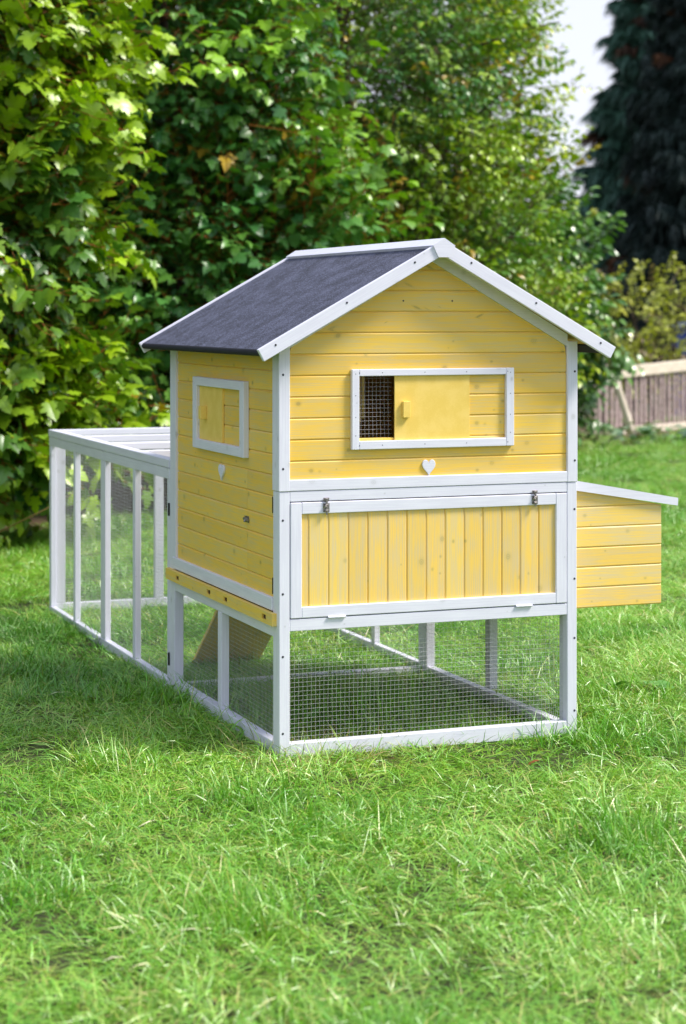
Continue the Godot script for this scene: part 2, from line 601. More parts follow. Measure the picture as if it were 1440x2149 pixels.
	var left := Transform3D(Basis(Vector3(0, 0, 1), Vector3.UP, Vector3(-1, 0, 0)), Vector3(0.0225, 0, 0))
	var level := func(_y: float) -> Vector2: return Vector2(-1.1885, -0.0625)
	board_rows(side, y, left, 0.466, 0.0678, 12, level, [], [[-0.35, 0.87]], 1.306)
	bar("stile", side, w, Vector3(-0.001, 0.482, -1.1955), Vector3(0.024, 1.300, -1.179), 0.001)
	var sw := group_part("window", c)
	sw.set_meta("label", "side window with a white frame and yellow sliding panel")
	var fx0 := -0.0125
	bar("window_frame", sw, w, Vector3(fx0, 0.912, -0.92), Vector3(0.0083, 1.168, -0.876))
	bar("window_frame", sw, w, Vector3(fx0, 0.912, -0.374), Vector3(0.0083, 1.168, -0.33))
	bar("window_frame", sw, w, Vector3(fx0, 1.137, -0.8757), Vector3(0.0083, 1.168, -0.3743))
	bar("window_frame", sw, w, Vector3(fx0, 0.912, -0.8757), Vector3(0.0083, 0.945, -0.3743))
	bar("sliding_panel", sw, M.yellow_plain, Vector3(0.0005, 0.9455, -0.8755), Vector3(0.0080, 1.1365, -0.605), 0.0005)
	bar("handle", sw, M.yellow_plain, Vector3(-0.022, 1.020, -0.815), Vector3(0.0, 1.066, -0.785), 0.001)
	var b2 := Mb.new()
	b2.slab(heart_outline(0.062, 0.056), 0.0, 0.007, Transform3D(Basis(Vector3(0, 0, 1), Vector3.UP, Vector3(-1, 0, 0)), Vector3(0.0080, 0.842, -0.622)), 0.0012)
	part("heart", b2, w, c).set_meta("label", "small white wooden heart under the side window")
	bolt(c, Transform3D(Basis(Vector3(0, 1, 0), Vector3(0, 0, -1), Vector3(-1, 0, 0)), Vector3(0.0080, 0.706, -0.325)))
	for yy in [0.52, 0.78]:
		leaf_hinge(c, M.dark_iron, Transform3D(Basis(Vector3(0, 1, 0), Vector3(0, 0, -1), Vector3(-1, 0, 0)), Vector3(0.003, yy, -0.0615)), 0.026)

	# two droppings trays with finger holes
	for tray in [[-1.262, -0.624, [1.106, 0.712]], [-0.622, -0.024, [0.518, 0.106]]]:
		var holder := group_part("tray", c)
		var b := Mb.new()
		b.off = Vector2(rng.randf() * 3, rng.randf() * 3)
		var ys := [0.3955, 0.4075, 0.4235, 0.4355]
		b.box(Vector3(-0.016, ys[0], tray[0]), Vector3(0.0, ys[1], tray[1]), 0.0)
		b.box(Vector3(-0.016, ys[2], tray[0]), Vector3(0.0, ys[3], tray[1]), 0.0)
		var cuts := [tray[0]]
		for t in tray[2]:
			cuts.append(-t - 0.020)
			cuts.append(-t + 0.020)
		cuts.append(tray[1])
		for k in range(0, cuts.size(), 2):
			b.box(Vector3(-0.016, ys[1], cuts[k]), Vector3(0.0, ys[2], cuts[k + 1]), 0.0, Transform3D.IDENTITY, 2)
		part("tray_front", b, y, holder)
		bar("tray_base", holder, M.raw, Vector3(0.0008, 0.3962, tray[0] + 0.065), Vector3(0.55, 0.4045, tray[1] - 0.045), 0.001)
		for t in tray[2]:
			bar("finger_hole", holder, M.hole, Vector3(-0.009, ys[1], -t - 0.020), Vector3(-0.001, ys[2], -t + 0.020), 0.0)
			bar("finger_hole", holder, M.hole, Vector3(-0.0145, 0.4125, -t - 0.008), Vector3(-0.0095, 0.4185, -t + 0.012), 0.001)

	# right and back walls
	var rw := group_part("side_wall", c)
	board_rows(rw, y, Transform3D(Basis(Vector3(0, 0, -1), Vector3.UP, Vector3(1, 0, 0)), Vector3(W - 0.0225, 0, 0)), 0.418, 0.0678, 13, func(_y: float) -> Vector2: return Vector2(0.0625, 1.1885), [], [], 1.306)
	var bw := group_part("back_wall", c)
	var gable_back := func(yy: float) -> Vector2:
		var half: float = clampf((1.604 - yy) / slope, 0.0, 0.495)
		return Vector2(0.532 - half, 0.532 + half)
	board_rows(bw, y, Transform3D(Basis(Vector3(-1, 0, 0), Vector3.UP, Vector3(0, 0, -1)), Vector3(W, 0, -D + 0.022)), 0.418, 0.0685, 17, gable_back, [Rect2(0.300, 0.985, 0.205, 0.225)], [])
	bar("jamb", c, y, Vector3(0.769, 0.985, -D + 0.001), Vector3(0.787, 1.215, -D + 0.05), 0.001)

	# mesh panels of the base
	wire_panel(c, 0.036, W - 0.036, 0.02, 0.382, Transform3D(Basis.IDENTITY, Vector3(0, 0, -0.034)))
	wire_panel(c, -1.197, -0.0600, 0.012, 0.36, Transform3D(Basis(Vector3(0, 0, 1), Vector3.UP, Vector3(-1, 0, 0)), Vector3(0.033, 0, 0)))
	wire_panel(c, 0.0600, 1.197, 0.012, 0.382, Transform3D(Basis(Vector3(0, 0, -1), Vector3.UP, Vector3(1, 0, 0)), Vector3(W - 0.035, 0, 0)))

	build_roof(c)
	build_nest_box(c)
	# ramp from the floor down into the run
	var b3 := Mb.new()
	b3.off = Vector2(0.3, 0.8)
	var run := Vector3(0, -0.43, -0.55)
	var ramp_turn := Transform3D(Basis(Vector3(1, 0, 0), -run.normalized(), Vector3(1, 0, 0).cross(-run.normalized())), Vector3(0.228, 0.41, -1.17))
	b3.box(Vector3(0, -run.length(), -0.014), Vector3(0.285, 0, 0.0), 0.001, ramp_turn)
	for k in 7:
		b3.box(Vector3(0.004, -0.06 - k * 0.09, -0.024), Vector3(0.281, -0.05 - k * 0.09, -0.0142), 0.001, ramp_turn)
	part("ramp", b3, y, c)

	# screws, each only a pixel or two
	var s1 := Mb.new()
	var dots := []
	for x in [0.0125, W - 0.009]:
		for yy in [0.055, 0.30, 0.50, 0.735, 0.8995, 1.2]:
			dots.append([Vector3(x, yy, 0.0 if yy < 0.82 else 0.0025), Vector3(0, 0, 1)])
	for d in dots:
		s1.tube([d[0] - d[1] * 0.002, d[0] + d[1] * 0.0008], [0.0042, 0.0038], 8)
	for t in [0.02, 0.1, 0.25, 0.4, 0.55]:
		for yy in [0.9685, 1.2035]:
			s1.tube([Vector3(0.252 + t, yy, 0.0075), Vector3(0.252 + t, yy, 0.0089)], [0.0016, 0.0015], 6)
	for yy in [1.0, 1.06, 1.13, 1.2]:
		s1.tube([Vector3(0.259, yy, 0.0075), Vector3(0.259, yy, 0.0090)], [0.0016, 0.0015], 6)
		s1.tube([Vector3(0.812, yy, 0.0075), Vector3(0.812, yy, 0.0090)], [0.0016, 0.0015], 6)
	for q in [[0.12, 0.055], [0.12, 0.29], [0.12, 0.53]]:
		for s in [-1.0, 1.0]:
			var px: float = 0.534 + s * (0.045 + q[1])
			s1.tube([Vector3(px, 1.616 - 0.555 * (px - 0.534) * s, 0.084), Vector3(px, 1.616 - 0.555 * (px - 0.534) * s, 0.0865)], [0.0038, 0.0034], 8)
	for px in [0.432, 0.607]:
		s1.tube([Vector3(px, 1.437, -0.009), Vector3(px, 1.437, -0.0070)], [0.003, 0.003], 6)
	var screws := part("screws", s1, M.screw, c)
	screws.set_meta("kind", "stuff")


func build_roof(c: Node3D) -> void:
	var roof := group_part("roof", c)
	var a := atan(0.555)
	var z_front := 0.085
	var z_back := -1.345
	for s in [-1.0, 1.0]:
		# x runs down the slope from the ridge, y is out of the roof
		var down := Vector3(s * cos(a), -sin(a), 0)
		var out := Vector3(s * sin(a), cos(a), 0)
		var turn := Transform3D(Basis(down, out, down.cross(out)), Vector3(0.534, 1.626, 0))
		var length := 0.7085
		var zs := [z_back + 0.017, z_front - 0.017]
		if s > 0.0:
			zs = [-zs[1], -zs[0]] if down.cross(out).z < 0.0 else zs
		else:
			zs = [-zs[1], -zs[0]] if down.cross(out).z < 0.0 else zs
		var sheet := Mb.new()
		sheet.box(Vector3(0.0, -0.0025, zs[0]), Vector3(length, 0.0, zs[1]), 0.0, turn)
		part("roofing_felt", sheet, M.felt, roof)
		var lip := Mb.new()
		lip.tube([turn * Vector3(length, -0.0115, zs[0]), turn * Vector3(length, -0.0115, zs[1])], [0.0112, 0.0112], 12)
		lip.box(Vector3(length - 0.055, -0.0245, zs[0]), Vector3(length - 0.001, -0.0205, zs[1]), 0.0, turn)
		part("felt_edge", lip, M.felt_edge, roof)
		# soffit boards
		var at := 0.006
		while at < length - 0.012:
			var wide: float = minf(0.0875, length - 0.010 - at)
			var sb := Mb.new()
			sb.off = Vector2(rng.randf() * 3, rng.randf() * 3)
			sb.box(Vector3(at, -0.019, zs[0] + 0.0005), Vector3(at + wide - 0.001, -0.0027, zs[1] - 0.0005), 0.001, turn)
			part("soffit_board", sb, M.yellow, roof)
			at += wide
		# barge boards, front and back
		for zz in [[z_front - 0.0165, z_front], [z_back, z_back + 0.0165]]:
			var bb := Mb.new()
			bb.off = Vector2(rng.randf() * 3, rng.randf() * 3)
			var lo: float = zz[0]
			var hi: float = zz[1]
			if down.cross(out).z < 0.0:
				lo = -zz[1]
				hi = -zz[0]
			bb.box(Vector3(0.034, -0.036, lo), Vector3(length + 0.012, 0.0065, hi), 0.0015, turn)
			part("barge_board", bb, M.white, roof)
	# ridge beam with capped ends
	var ridge := Mb.new()
	ridge.slab(PackedVector2Array([Vector2(0.496, 1.616), Vector2(0.515, 1.578), Vector2(0.555, 1.578), Vector2(0.574, 1.616), Vector2(0.536, 1.6405)]), z_back - 0.005, z_front + 0.006, Transform3D.IDENTITY)
	part("ridge_cap", ridge, M.white, roof)


func build_nest_box(c: Node3D) -> void:
	var nest := group_part("nest_box", c)
	nest.set_meta("label", "yellow nest box with a sloping lid on the right side of the coop")
	var y: Material = M.yellow_pale
	var z0 := -0.06
	var z1 := -0.92
	var top := func(yy: float) -> Vector2:
		# the front board ends under the sloping lid
		return Vector2(W + 0.003, minf(1.424, W + (0.802 - yy) / 0.180))
	var rows := [0.388, 0.458, 0.527, 0.595, 0.664, 0.733]
	for k in rows.size():
		var yy: float = rows[k]
		var up: float = rows[k + 1] if k < 5 else 0.797
		var lo: Vector2 = top.call(yy)
		var hi: Vector2 = top.call(up)
		board(nest, y, lo.x, lo.y, hi.x, maxf(hi.y, lo.x + 0.01), up - yy, 0.014, Transform3D(Basis.IDENTITY, Vector3(0, yy, z0 - 0.014)))
		board(nest, y, W + 0.003, 1.424, W + 0.003, 1.424, (up if k < 5 else 0.735) - yy, 0.014, Transform3D(Basis.IDENTITY, Vector3(0, yy, z1)))
	for k in 5:
		board(nest, y, z1 + 0.0145, z0 - 0.0145, z1 + 0.0145, z0 - 0.0145, (rows[k + 1] if k < 4 else 0.724) - rows[k], 0.014, Transform3D(Basis(Vector3(0, 0, 1), Vector3.UP, Vector3(-1, 0, 0)), Vector3(1.4235, rows[k], 0)))
	bar("base_board", nest, y, Vector3(W + 0.003, 0.391, z1 + 0.016), Vector3(1.408, 0.404, z0 - 0.016), 0.001)
	var b := Mb.new()
	var line := func(x: float, up: float) -> Vector2: return Vector2(x, 0.830 - (x - W) * 0.180 + up)
	b.slab(PackedVector2Array([line.call(W + 0.0035, -0.034), line.call(1.482, -0.027), line.call(1.4835, 0.0), line.call(W + 0.0035, 0.0)]), z0 - 0.004, z0 + 0.014)
	part("lid_trim", b, M.white, nest)
	b = Mb.new()
	b.slab(PackedVector2Array([line.call(W + 0.0035, -0.034), line.call(1.482, -0.027), line.call(1.4835, 0.0), line.call(W + 0.0035, 0.0)]), z1 - 0.03, z1 - 0.014)
	part("lid_trim", b, M.white, nest)
	b = Mb.new()
	b.slab(PackedVector2Array([line.call(W + 0.004, -0.016), line.call(1.478, -0.016), line.call(1.478, -0.003), line.call(W + 0.004, -0.003)]), z1 - 0.0135, z0 - 0.0045)
	part("lid_board", b, M.felt, nest)


func build_run() -> void:
	var r := thing("chicken_run", "long white wooden run with wire mesh behind and left of the yellow coop", "chicken run", COOP_AT, COOP_TURN)
	var w: Material = M.white
	var t0 := 1.2645
	var t1 := 2.298
	var t2 := 3.333
	for side in 2:
		var x0 := 0.0 if side == 0 else W - 0.028
		var x1 := x0 + 0.028
		for pr in [[t0, t1 - 0.001], [t1 + 0.001, t2]]:
			bar("bottom_rail", r, w, Vector3(x0, -0.034, -pr[1]), Vector3(x1, 0.006, -pr[0]))
			bar("top_rail", r, w, Vector3(x0, 0.768, -pr[1]), Vector3(x1, 0.809, -pr[0]))
			var mid: float = (pr[0] + pr[1]) / 2.0 - 0.01
			for t in [pr[0] + 0.0002, mid, pr[1] - 0.0362]:
				bar("upright", r, w, Vector3(x0 + 0.0015, 0.0062, -t - 0.036), Vector3(x1 - 0.001, 0.7678, -t))
			# the lid frame on top
			bar("lid_rail", r, w, Vector3(x0 - (0.003 if side == 0 else 0.0), 0.8105, -pr[1]), Vector3(x1 + 0.012, 0.8425, -pr[0]))
		var turn := Transform3D(Basis(Vector3(0, 0, 1), Vector3.UP, Vector3(-1, 0, 0)), Vector3(x0 + 0.029 if side == 0 else x0 - 0.001, 0, 0))
		wire_panel(r, -t2 + 0.03, -t0 - 0.03, -0.01, 0.775, turn, 0.0145, 0.00033)
	for t in [t2 - 0.0355, t2 - 0.55, t1 + 0.0015, t1 - 0.0365, t1 - 0.52, t0 + 0.0005]:
		bar("lid_slat", r, w, Vector3(0.0405, 0.8125, -t - 0.035), Vector3(W - 0.0285, 0.8415, -t))
	wire_panel(r, -t2 + 0.03, -t0 - 0.03, 0.03, W - 0.03, Transform3D(Basis(Vector3(0, 0, 1), Vector3(1, 0, 0), Vector3(0, -1, 0)), Vector3(0, 0.8115, 0)), 0.0145, 0.00033)
	# far end
	bar("bottom_rail", r, w, Vector3(0.0285, -0.034, -t2 + 0.0005), Vector3(W - 0.0285, 0.018, -t2 + 0.03))
	bar("top_rail", r, w, Vector3(0.0285, 0.768, -t2 + 0.0005), Vector3(W - 0.0285, 0.809, -t2 + 0.03))
	for x in [0.0287, 0.512, W - 0.0727]:
		bar("upright", r, w, Vector3(x, 0.0182, -t2 + 0.001), Vector3(x + 0.044, 0.7678, -t2 + 0.029))
	wire_panel(r, 0.04, W - 0.04, 0.0, 0.775, Transform3D(Basis.IDENTITY, Vector3(0, 0, -t2 + 0.031)), 0.0145, 0.00033)
	for yy in [0.09, 0.655]:
		leaf_hinge(r, M.dark_iron, Transform3D(Basis(Vector3(0, 1, 0), Vector3(0, 0, -1), Vector3(-1, 0, 0)), Vector3(-0.002, yy, -1.2602)), 0.024)
	bar("foot_bracket", r, w, Vector3(-0.022, -0.03, -1.288), Vector3(-0.001, -0.006, -1.268), 0.003)


# ---------------------------------------------------------------- leaves, sprays, trees
func leaf_mesh(kind: String, fold: float, droop: float, tone: float) -> Mb:
	# the blade lies along +x from its stalk, one unit long, face up
	var half := []
	if kind == "maple":
		half = [Vector2(0.0, 0.0), Vector2(-0.10, 0.13), Vector2(-0.07, 0.33), Vector2(0.06, 0.41), Vector2(0.14, 0.28), Vector2(0.25, 0.50), Vector2(0.43, 0.60), Vector2(0.45, 0.42), Vector2(0.45, 0.24), Vector2(0.60, 0.34), Vector2(0.70, 0.24), Vector2(0.82, 0.18), Vector2(0.88, 0.08), Vector2(1.0, 0.0)]
	elif kind == "field":
		half = [Vector2(0.0, 0.0), Vector2(0.02, 0.28), Vector2(0.22, 0.22), Vector2(0.42, 0.42), Vector2(0.56, 0.20), Vector2(0.78, 0.18), Vector2(1.0, 0.0)]
	else:
		half = [Vector2(0.0, 0.0), Vector2(0.15, 0.18), Vector2(0.38, 0.29), Vector2(0.62, 0.25), Vector2(0.84, 0.11), Vector2(1.0, 0.0)]
	var b := Mb.new()
	b.colored = true
	var height := func(p: Vector2) -> float: return fold * absf(p.y) - droop * p.x * p.x - 0.25 * p.y * p.y
	var slope := func(p: Vector2) -> Vector3: return Vector3(2.0 * droop * p.x, 1.0, -fold * signf(p.y) + 0.5 * p.y).normalized()
	for s in [-1.0, 1.0]:
		for i in half.size() - 1:
			var pts := [Vector2(0.32, 0.0), half[i], half[i + 1]]
			for k in ([0, 2, 1] if s > 0.0 else [0, 1, 2]):
				var p := Vector2(pts[k].x, pts[k].y * s)
				if k == 0:
					p.y = 0.0001 * s
				b.v.append(Vector3(p.x, height.call(p), p.y))
				b.n.append(slope.call(Vector2(p.x, s * maxf(absf(p.y), 0.001))))
				b.uv.append(p)
				b.col.append(Color(tone, tone, tone))
	return b


func put_leaf(into: Mb, leaf: Mb, at: Transform3D, tone: Color) -> void:
	var turn := at.basis.orthonormalized()
	for i in leaf.v.size():
		into.v.append(at * leaf.v[i])
		into.n.append(turn * leaf.n[i])
		into.uv.append(leaf.uv[i])
		into.col.append(tone)


# A twig with its leaves: returns {"mesh": two surfaces, "leaves": transforms, "twig": Mb}
func make_spray(kind: String, pairs: int, length: float, size: float, stalk: float) -> Dictionary:
	var leaves := Mb.new()
	leaves.colored = true
	var twig := Mb.new()
	var places := []
	var path := []
	var bend := rng.randf_range(-0.25, 0.25)
	for k in 6:
		var f := k / 5.0
		path.append(Vector3(f * length, 0.05 * length * f - 0.10 * length * f * f, bend * length * f * f))
	twig.tube(path, [0.0034, 0.003, 0.0026, 0.0022, 0.0018, 0.0012], 4, false)
	for k in pairs + 1:
		var f := lerpf(0.28, 1.0, float(k) / pairs)
		var at: Vector3 = path[int(f * 5.0 - 0.001)].lerp(path[mini(int(f * 5.0 - 0.001) + 1, 5)], fposmod(f * 5.0 - 0.001, 1.0))
		var turns := [-1.0, 1.0] if k < pairs else [-0.55, 0.0, 0.55]
		var roll := rng.randf_range(-0.5, 0.5)
		for s in turns:
			var yaw: float = s * rng.randf_range(0.8, 1.35) + bend
			var out := Vector3(cos(yaw), rng.randf_range(0.1, 0.6) + roll * s * 0.5, sin(yaw)).normalized()
			var l := stalk * rng.randf_range(0.6, 1.25)
			var foot := at + out * l
			twig.tube([at, foot], [0.0019, 0.0012], 3, false)
			var grow := size * rng.randf_range(0.48, 1.2) * (0.85 if k == pairs else 1.0)
			var tip := Vector3(out.x, -rng.randf_range(0.05, 0.85), out.z).normalized()
			var across := tip.cross(Vector3.UP).normalized()
			var basis := Basis(tip, across.cross(tip).normalized(), across).rotated(tip, rng.randf_range(-0.5, 0.5))
			places.append(Transform3D(basis.scaled(Vector3.ONE * grow), foot))
	for t: Transform3D in places:
		var tone := rng.randf_range(0.72, 1.0)
		put_leaf(leaves, leaf_mesh(kind, rng.randf_range(0.02, 0.5), rng.randf_range(0.02, 0.5), 1.0), t, Color(tone, tone, tone * rng.randf_range(0.75, 1.0)))
	var m := leaves.mesh()
	var arrays := []
	arrays.resize(Mesh.ARRAY_MAX)
	arrays[Mesh.ARRAY_VERTEX] = twig.v
	arrays[Mesh.ARRAY_NORMAL] = twig.n
	arrays[Mesh.ARRAY_TEX_UV] = twig.uv
	m.add_surface_from_arrays(Mesh.PRIMITIVE_TRIANGLES, arrays)
	return {"mesh": m, "leaves": places, "twig": twig.mesh()}


func scatter(called: String, parent: Node, mesh: Mesh, places: Array, tints: Array, mats: Array) -> void:
	for i in mats.size():
		mesh.surface_set_material(i, mats[i])
	var mm := MultiMesh.new()
	mm.transform_format = MultiMesh.TRANSFORM_3D
	mm.use_colors = true
	mm.mesh = mesh
	mm.instance_count = places.size()
	for i in places.size():
		mm.set_instance_transform(i, places[i])
		mm.set_instance_color(i, tints[i])
	var o := MultiMeshInstance3D.new()
	o.multimesh = mm
	named(o, called, parent)
	o.set_meta("kind", "stuff")


func aim(dir: Vector3, roll: float) -> Basis:
	var x := dir.normalized()
	var z := x.cross(Vector3.UP).normalized()
	return Basis(x, z.cross(x).normalized(), z).rotated(x, roll)


func in_frame(p: Vector3, margin := 1.05) -> bool:
	if p.z > -0.5:
		return false
	var x := p.x / -p.z / 0.17258
	var y := ((p.y - 1.4) / -p.z + 0.10055) / 0.25755
	return absf(x) < margin and absf(y) < margin


# blobs: [centre, radii]; look: spray settings and colours
func leafy_tree(o: Node3D, blobs: Array, look: Dictionary) -> void:
	var base := o.position
	var patches := FastNoiseLite.new()
	patches.seed = look.seed
	patches.frequency = 0.55
	patches.fractal_octaves = 2
	rng.seed = look.seed
	var kinds := []
	for k in 7:
		kinds.append(make_spray(look.leaf, look.pairs, look.length * rng.randf_range(0.8, 1.2), look.size, look.stalk))
	# trunk and limbs
	for stem in look.stems:
		var b := Mb.new()
		var path := []
		var radii := []
		for k in 9:
			var f := k / 8.0
			path.append(stem[0].lerp(stem[1], f) + Vector3(sin(f * 5.0 + stem[0].x * 3.0) * 0.06, 0, cos(f * 4.0) * 0.05) * f)
			radii.append(lerpf(stem[2], stem[2] * 0.3, f))
		b.tube(path, radii, 8)
		part("trunk", b, M.bark, o)
		for k in 7:
			var f := 0.25 + 0.1 * k
			var from: Vector3 = path[0].lerp(path[8], f)
			var way := Vector3(rng.randf_range(-1, 1), rng.randf_range(0.3, 0.9), rng.randf_range(-0.4, 1)).normalized()
			var limb := Mb.new()
			var lp := []
			var lr := []
			for j in 6:
				var g := j / 5.0
				lp.append(from + way * g * look.limb + Vector3(0, -0.15 * g * g, 0))
				lr.append(lerpf(stem[2] * 0.4, 0.005, g))
			limb.tube(lp, lr, 5)
			part("branch", limb, M.bark, o)
	# spray places on and in the blobs
	var total := 0.0
	for bl in blobs:
		total += bl[1].x * bl[1].y
	var all := []
	for bl in blobs:
		var c: Vector3 = bl[0]
		var r: Vector3 = bl[1]
		var count := int(look.count * r.x * r.y / total)
		for i in count:
			var d := Vector3(rng.randfn(), rng.randfn(), rng.randfn()).normalized()
			var to_eye := (Vector3(0, 1.4, 0) - c).normalized()
			if d.dot(to_eye) < -0.25 and rng.randf() < 0.65:
				continue
			var depth := rng.randf()
			var f := 1.0 - 0.62 * depth * depth
			if depth < 0.2:
				f = 1.0 + rng.randf() * look.rough
			var p := c + d * r * f
			if p.y < look.low:
				continue
			var cover := patches.get_noise_3d(p.x, p.y, p.z)
			if f > 0.86 and cover < look.gap:
				continue
			var inside := false
			for other in blobs:
				if other != bl:
					var q: Vector3 = (p - other[0]) / other[1]
					if q.length() < 0.6:
						inside = true
			if inside:
				continue
			var way: Vector3 = (d / r * r.x + Vector3(rng.randf_range(-0.7, 0.7), look.lift + rng.randf_range(-0.5, 0.5), rng.randf_range(-0.7, 0.7))).normalized()
			all.append([f, p, way, cover])
	var lists := []
	var tints := []
	for k in kinds.size():
		lists.append([])
		tints.append([])
	# the sprays that show largest get leaves that are parts of their own
	var near := []
	for i in all.size():
		if all[i][0] > 0.93 and in_frame(all[i][1], 0.97):
			near.append([(all[i][1] - Vector3(0, 1.4, 0)).length(), i])
	near.sort_custom(func(a, b2): return a[0] < b2[0])
	var own := {}
	var leaf_count := 0
	for e in near:
		if leaf_count >= look.own:
			break
		own[e[1]] = true
		leaf_count += look.pairs * 2 + 3
	var shades := []
	for k in 5:
		var mat: StandardMaterial3D = look.mat.duplicate()
		mat.albedo_color = look.pale.lerp(look.dark, k / 4.0).linear_to_srgb()
		shades.append(mat)
	var shapes := []
	for k in 5:
		var lm := leaf_mesh(look.leaf, rng.randf_range(0.05, 0.35), rng.randf_range(0.05, 0.32), 1.0).mesh()
		shapes.append(lm)
	var left: int = look.own
	for i in all.size():
		var k := rng.randi() % kinds.size()
		var p: Vector3 = all[i][1]
		var scale: float = rng.randf_range(0.8, 1.2)
		var t := Transform3D(aim(all[i][2], rng.randf_range(-0.6, 0.6)).scaled(Vector3.ONE * scale), p - base)
		t.origin -= t.basis.x * look.length * 0.6
		# colour is the leaf's own: young leaves out on the shoots are yellower
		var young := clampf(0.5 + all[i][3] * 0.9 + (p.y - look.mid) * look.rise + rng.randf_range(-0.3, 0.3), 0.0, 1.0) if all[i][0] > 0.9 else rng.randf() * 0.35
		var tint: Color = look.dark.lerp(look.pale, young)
		if rng.randf() < look.odd:
			tint = look.odd_tint
		if own.has(i):
			var tw := MeshInstance3D.new()
			tw.mesh = kinds[k].twig
			tw.material_override = look.twig
			tw.transform = t
			named(tw, "twig", o)
			for lt: Transform3D in kinds[k].leaves:
				if left <= 0:
					break
				left -= 1
				var l := MeshInstance3D.new()
				l.mesh = shapes[rng.randi() % 5]
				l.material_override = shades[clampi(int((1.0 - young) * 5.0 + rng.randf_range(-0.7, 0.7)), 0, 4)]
				l.transform = t * lt
				named(l, "leaf", o)
		else:
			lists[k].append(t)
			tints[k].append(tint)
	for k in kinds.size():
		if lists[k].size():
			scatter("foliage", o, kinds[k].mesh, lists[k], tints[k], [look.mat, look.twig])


func spruce(o: Node3D, height: float, reach: float, tint: Color, odd: Color, seed_value: int, count: int) -> void:
	rng.seed = seed_value
	var b := Mb.new()
	b.tube([Vector3(0, 0, 0), Vector3(0, height * 0.5, 0), Vector3(0, height, 0)], [0.24, 0.15, 0.02], 9)
	part("trunk", b, M.bark, o)
	var kinds := []
	for k in 4:
		var m := Mb.new()
		m.colored = true
		var strip := func(a: Vector3, c: Vector3, wide: float, tone: float) -> void:
			var along := (c - a).normalized()
			var side := along.cross(Vector3(rng.randf_range(-0.4, 0.4), 1, 0)).normalized() * wide
			m.tri(a - side, a + side, c)
			m.tri(a - side * 0.6 + Vector3(0, wide, 0), a + side * 0.6 - Vector3(0, wide, 0), c)
			for i in 6:
				m.col.append(Color(tone, tone, tone))
		for i in 26:
			var f := 0.08 + 0.92 * i / 25.0
			var from := Vector3(f, -0.18 * f * f + 0.10 * f * f * f, 0)
			for s in [-1.0, 1.0]:
				var l: float = 0.42 * (1.05 - f) + 0.08
				var to := from + Vector3(l * 0.75, -l * rng.randf_range(0.3, 0.9), s * l * 0.8)
				strip.call(from, to, 0.022, rng.randf_range(0.6, 1.0))
				for j in 5:
					var p := from.lerp(to, 0.15 + 0.17 * j)
					strip.call(p, p + Vector3(rng.randf_range(0.0, 0.1), -rng.randf_range(0.08, 0.2), rng.randf_range(-0.08, 0.08)), 0.013, rng.randf_range(0.5, 1.0))
		kinds.append(m)
	var lists := [[], [], [], []]
	var tints := [[], [], [], []]
	for i in count:
		var f := pow(rng.randf(), 0.8)
		var yy := lerpf(height * 0.985, 0.3, f)
		var r := reach * (0.06 + 0.94 * (1.0 - yy / height)) * rng.randf_range(0.72, 1.14)
		var a := rng.randf() * TAU
		var k := rng.randi() % 4
		lists[k].append(Transform3D(aim(Vector3(cos(a), lerpf(0.1, 0.5, yy / height), sin(a)), rng.randf_range(-0.3, 0.3)).scaled(Vector3.ONE * r), Vector3(0, yy, 0)))
		tints[k].append(odd if rng.randf() < 0.05 else tint * rng.randf_range(0.7, 1.25))
	for k in 4:
		scatter("foliage", o, kinds[k].mesh(), lists[k], tints[k], [M.needle])


# ---------------------------------------------------------------- lawn
func grass_patch(count: int, side: float, long: float, lean: float, wide: float, seed_value: int) -> Mb:
	rng.seed = seed_value
	var b := Mb.new()
	b.colored = true
	var comb := FastNoiseLite.new()
	comb.seed = seed_value
	comb.frequency = 3.5
	for i in count:
		var x := rng.randf_range(-side / 2, side / 2)
		var z := rng.randf_range(-side / 2, side / 2)
		var az: float = comb.get_noise_2d(x, z) * 8.0 + rng.randf_range(-1.5, 1.5)
		var out := Vector3(cos(az), 0, sin(az))
		var l := long * (rng.randf_range(0.45, 1.25) if rng.randf() < 0.88 else rng.randf_range(1.2, 1.8))
		var tilt := clampf(lean + rng.randf_range(-0.55, 0.45), 0.1, 1.5)
		var bend := rng.randf_range(0.1, 0.9)
		var across := out.cross(Vector3.UP).rotated(out, rng.randf_range(-0.7, 0.7)) * wide * rng.randf_range(0.6, 1.3) * 0.5
		var p := Vector3(x, -0.004, z)
		var pts := [p]
		for k in 3:
			var a := tilt + bend * k * 0.5
			p += (Vector3.UP * cos(a) + out * sin(a)) * l / 3.0
			p.y = maxf(p.y, 0.004)
			pts.append(p)
		var kind := rng.randf()
		var tone := rng.randf_range(0.65, 1.0)
		var c := Color(tone * rng.randf_range(0.40, 0.62), tone, tone * rng.randf_range(0.16, 0.30))
		if kind < 0.09:
			c = Color(1.0, 0.93, 0.66) * rng.randf_range(0.8, 1.0)
		elif kind < 0.20:
			c = Color(0.72, 0.98, 0.42) * tone
		var widths := [0.85, 1.0, 0.75, 0.0]
		for k in 3:
			var a0: Vector3 = pts[k] - across * widths[k]
			var a1: Vector3 = pts[k] + across * widths[k]
			var b0: Vector3 = pts[k + 1] - across * widths[k + 1]
			var b1: Vector3 = pts[k + 1] + across * widths[k + 1]
			var m := (a1 - a0).cross(pts[k + 1] - pts[k]).normalized()
			var order := [a0, b1, a1, a0, b0, b1] if k < 2 else [a0, b0, a1]
			if m.y < 0.0:
				m = -m
				order.reverse()
			for q in order:
				b.v.append(q)
				b.n.append(m)
				b.uv.append(Vector2.ZERO)
				b.col.append(c)
	return b


